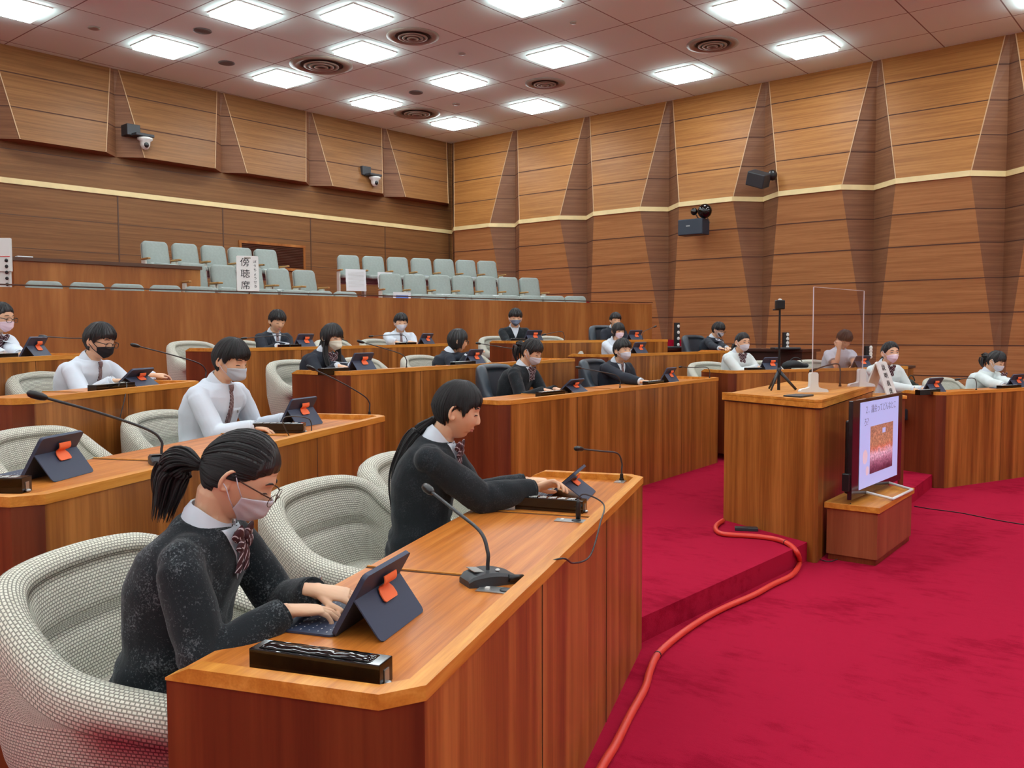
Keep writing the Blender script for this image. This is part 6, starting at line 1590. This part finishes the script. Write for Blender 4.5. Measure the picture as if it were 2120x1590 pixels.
person('ponytailed girl in a dark sweater and white mask looking down in the dark leather chair', 'C1', (1101, 729), .64, 'sweater', 'fringe', body_yaw=.08, hyaw=.05, pitch=.40, lean=.22,
       hands=typing('C1', (1128, 806), (1150, 799)), mask='mask', neck='bow', tail=[(0, -.095, .02), (0, -.05, .005), (0, -.075, -.07), (0, -.05, -.16)], tail_r=.032)
person('boy in a dark blazer and white mask looking up, long middle desk', 'C1', (1289, 726), .66, 'blazer', 'short', body_yaw=-.35, hyaw=.0, pitch=-.02, lean=.14,
       hands=[(1, colpt('C1', 1328, .28, .035), -DESK['C1']['n'] * .4 + DESK['C1']['d'], DN, .5)], mask='mask', neck='tie', boy=True, eyes='open')
person('boy in a navy blazer without a mask looking down, left end of the back row', 'C3', (574, 665), .66, 'blazer', 'short', body_yaw=-.3, hyaw=.05, pitch=.30, lean=.12, hands=typing('C3', (575, 716), (595, 715)), mask=None, neck='tie', boy=True)
person('boy in a white shirt and white mask in the back row', 'C3', (830, 668), .66, 'shirt', 'short', body_yaw=-.7, hyaw=.0, pitch=.12, lean=.08, hands=typing('C3', (820, 708), (850, 706), dz=.05), mask='mask', neck='tie', boy=True)
person('boy in a dark vest with a blue-grey mask in the back row', 'C4', (1067, 658), .66, 'sweater', 'bowl', body_yaw=-.45, hyaw=.05, pitch=.15, lean=.06, hands=typing('C4', (1070, 702), (1085, 701.5)), mask='mask_blue', boy=True)
person('girl in white shirt and pink mask half hidden behind a blazered boy', 'E', (1280, 686), .66, 'shirt', 'long', body_yaw=-.4, hyaw=0, pitch=.05, lean=.08, hands=typing('E', (1290, 728), (1310, 728)), mask='mask_pink', size=.92)
person('boy at the very back, only hair and eyes showing above another head', 'C4', (1274, 663), .72, 'dark', 'short', body_yaw=-.4, hyaw=0, pitch=.1, lean=.05, hands=(), mask=None, neck='tie', boy=True, size=.9)
person('boy in a dark blazer, glasses and white mask bent over the desk on the right', 'E', (1487, 683), .75, 'blazer', 'bowl', body_yaw=.05, hyaw=0, pitch=.35, lean=.16, hands=typing('E', (1490, 722), (1505, 722), dz=.05), mask='mask', glasses=True, neck='tie', boy=True, size=.95)
person('girl in a white vest and maroon ribbon with tied hair behind the tripod', 'R2', (1537, 709), .66, 'vestshirt', 'pulled', body_yaw=.0, hyaw=.0, pitch=.08, lean=.10, hands=typing('R2', (1570, 762), (1585, 758), dz=.04), mask='mask', neck='bow', eyes='open',
       tail=[(0, -.095, -.03), (0, -.04, -.02), (0, -.05, -.09), (0, -.03, -.16)], tail_r=.03)
person('boy in white shirt leaning his head on his fist behind the acrylic shield', 'R2', (1748, 703), .60, 'shirt', 'bowl', body_yaw=-.2, hyaw=.05, pitch=.55, lean=.24, short_sleeve=True, boy=True,
       hands=[(1, at_n(1737, 722, DESK['R2']['n'], DESK['R2']['c'] + .50), Vector((0.05, 0, 1)), -DESK['R2']['n'] * -.6 + Vector((.2, 0, 0)), 1.2), (-1, colpt('R2', 1775, .30, .03), DESK['R2']['d'] * -1 - DESK['R2']['n'] * .3, DN, .5)], mask=None, pole_out=.1)
person('girl with parted hair, white vest and ribbon beside the white tent sign', 'R1', (1843, 731), .66, 'vestshirt', 'parted', body_yaw=-.3, hyaw=.05, pitch=-.02, lean=.10, tuck=.28, hands=typing('R1', (1893, 808), (1912, 801), dz=.03), mask='mask_pink', neck='bow', eyes='open',
       tail=[(0, -.09, -.04), (0, -.03, -.03), (0, -.03, -.10), (0, -.01, -.16)], tail_r=.03)
person('girl in a white vest looking down at the right edge of the photo', 'R1', (2062, 748), .64, 'vestshirt', 'fringe', body_yaw=.05, hyaw=0, pitch=.42, lean=.2, hands=[(1, colpt('R1', 2082, .28, .03), -DESK['R1']['n'] * .4 + DESK['R1']['d'], DN, .5), (-1, colpt('R1', 2102, .26, .06), -DESK['R1']['n'] * .4 + DESK['R1']['d'], DN, .6)], mask='mask', neck='bow',
       tail=[(0, -.095, .02), (0, -.05, -.01), (0, -.06, -.08), (0, -.03, -.14)], tail_r=.04)
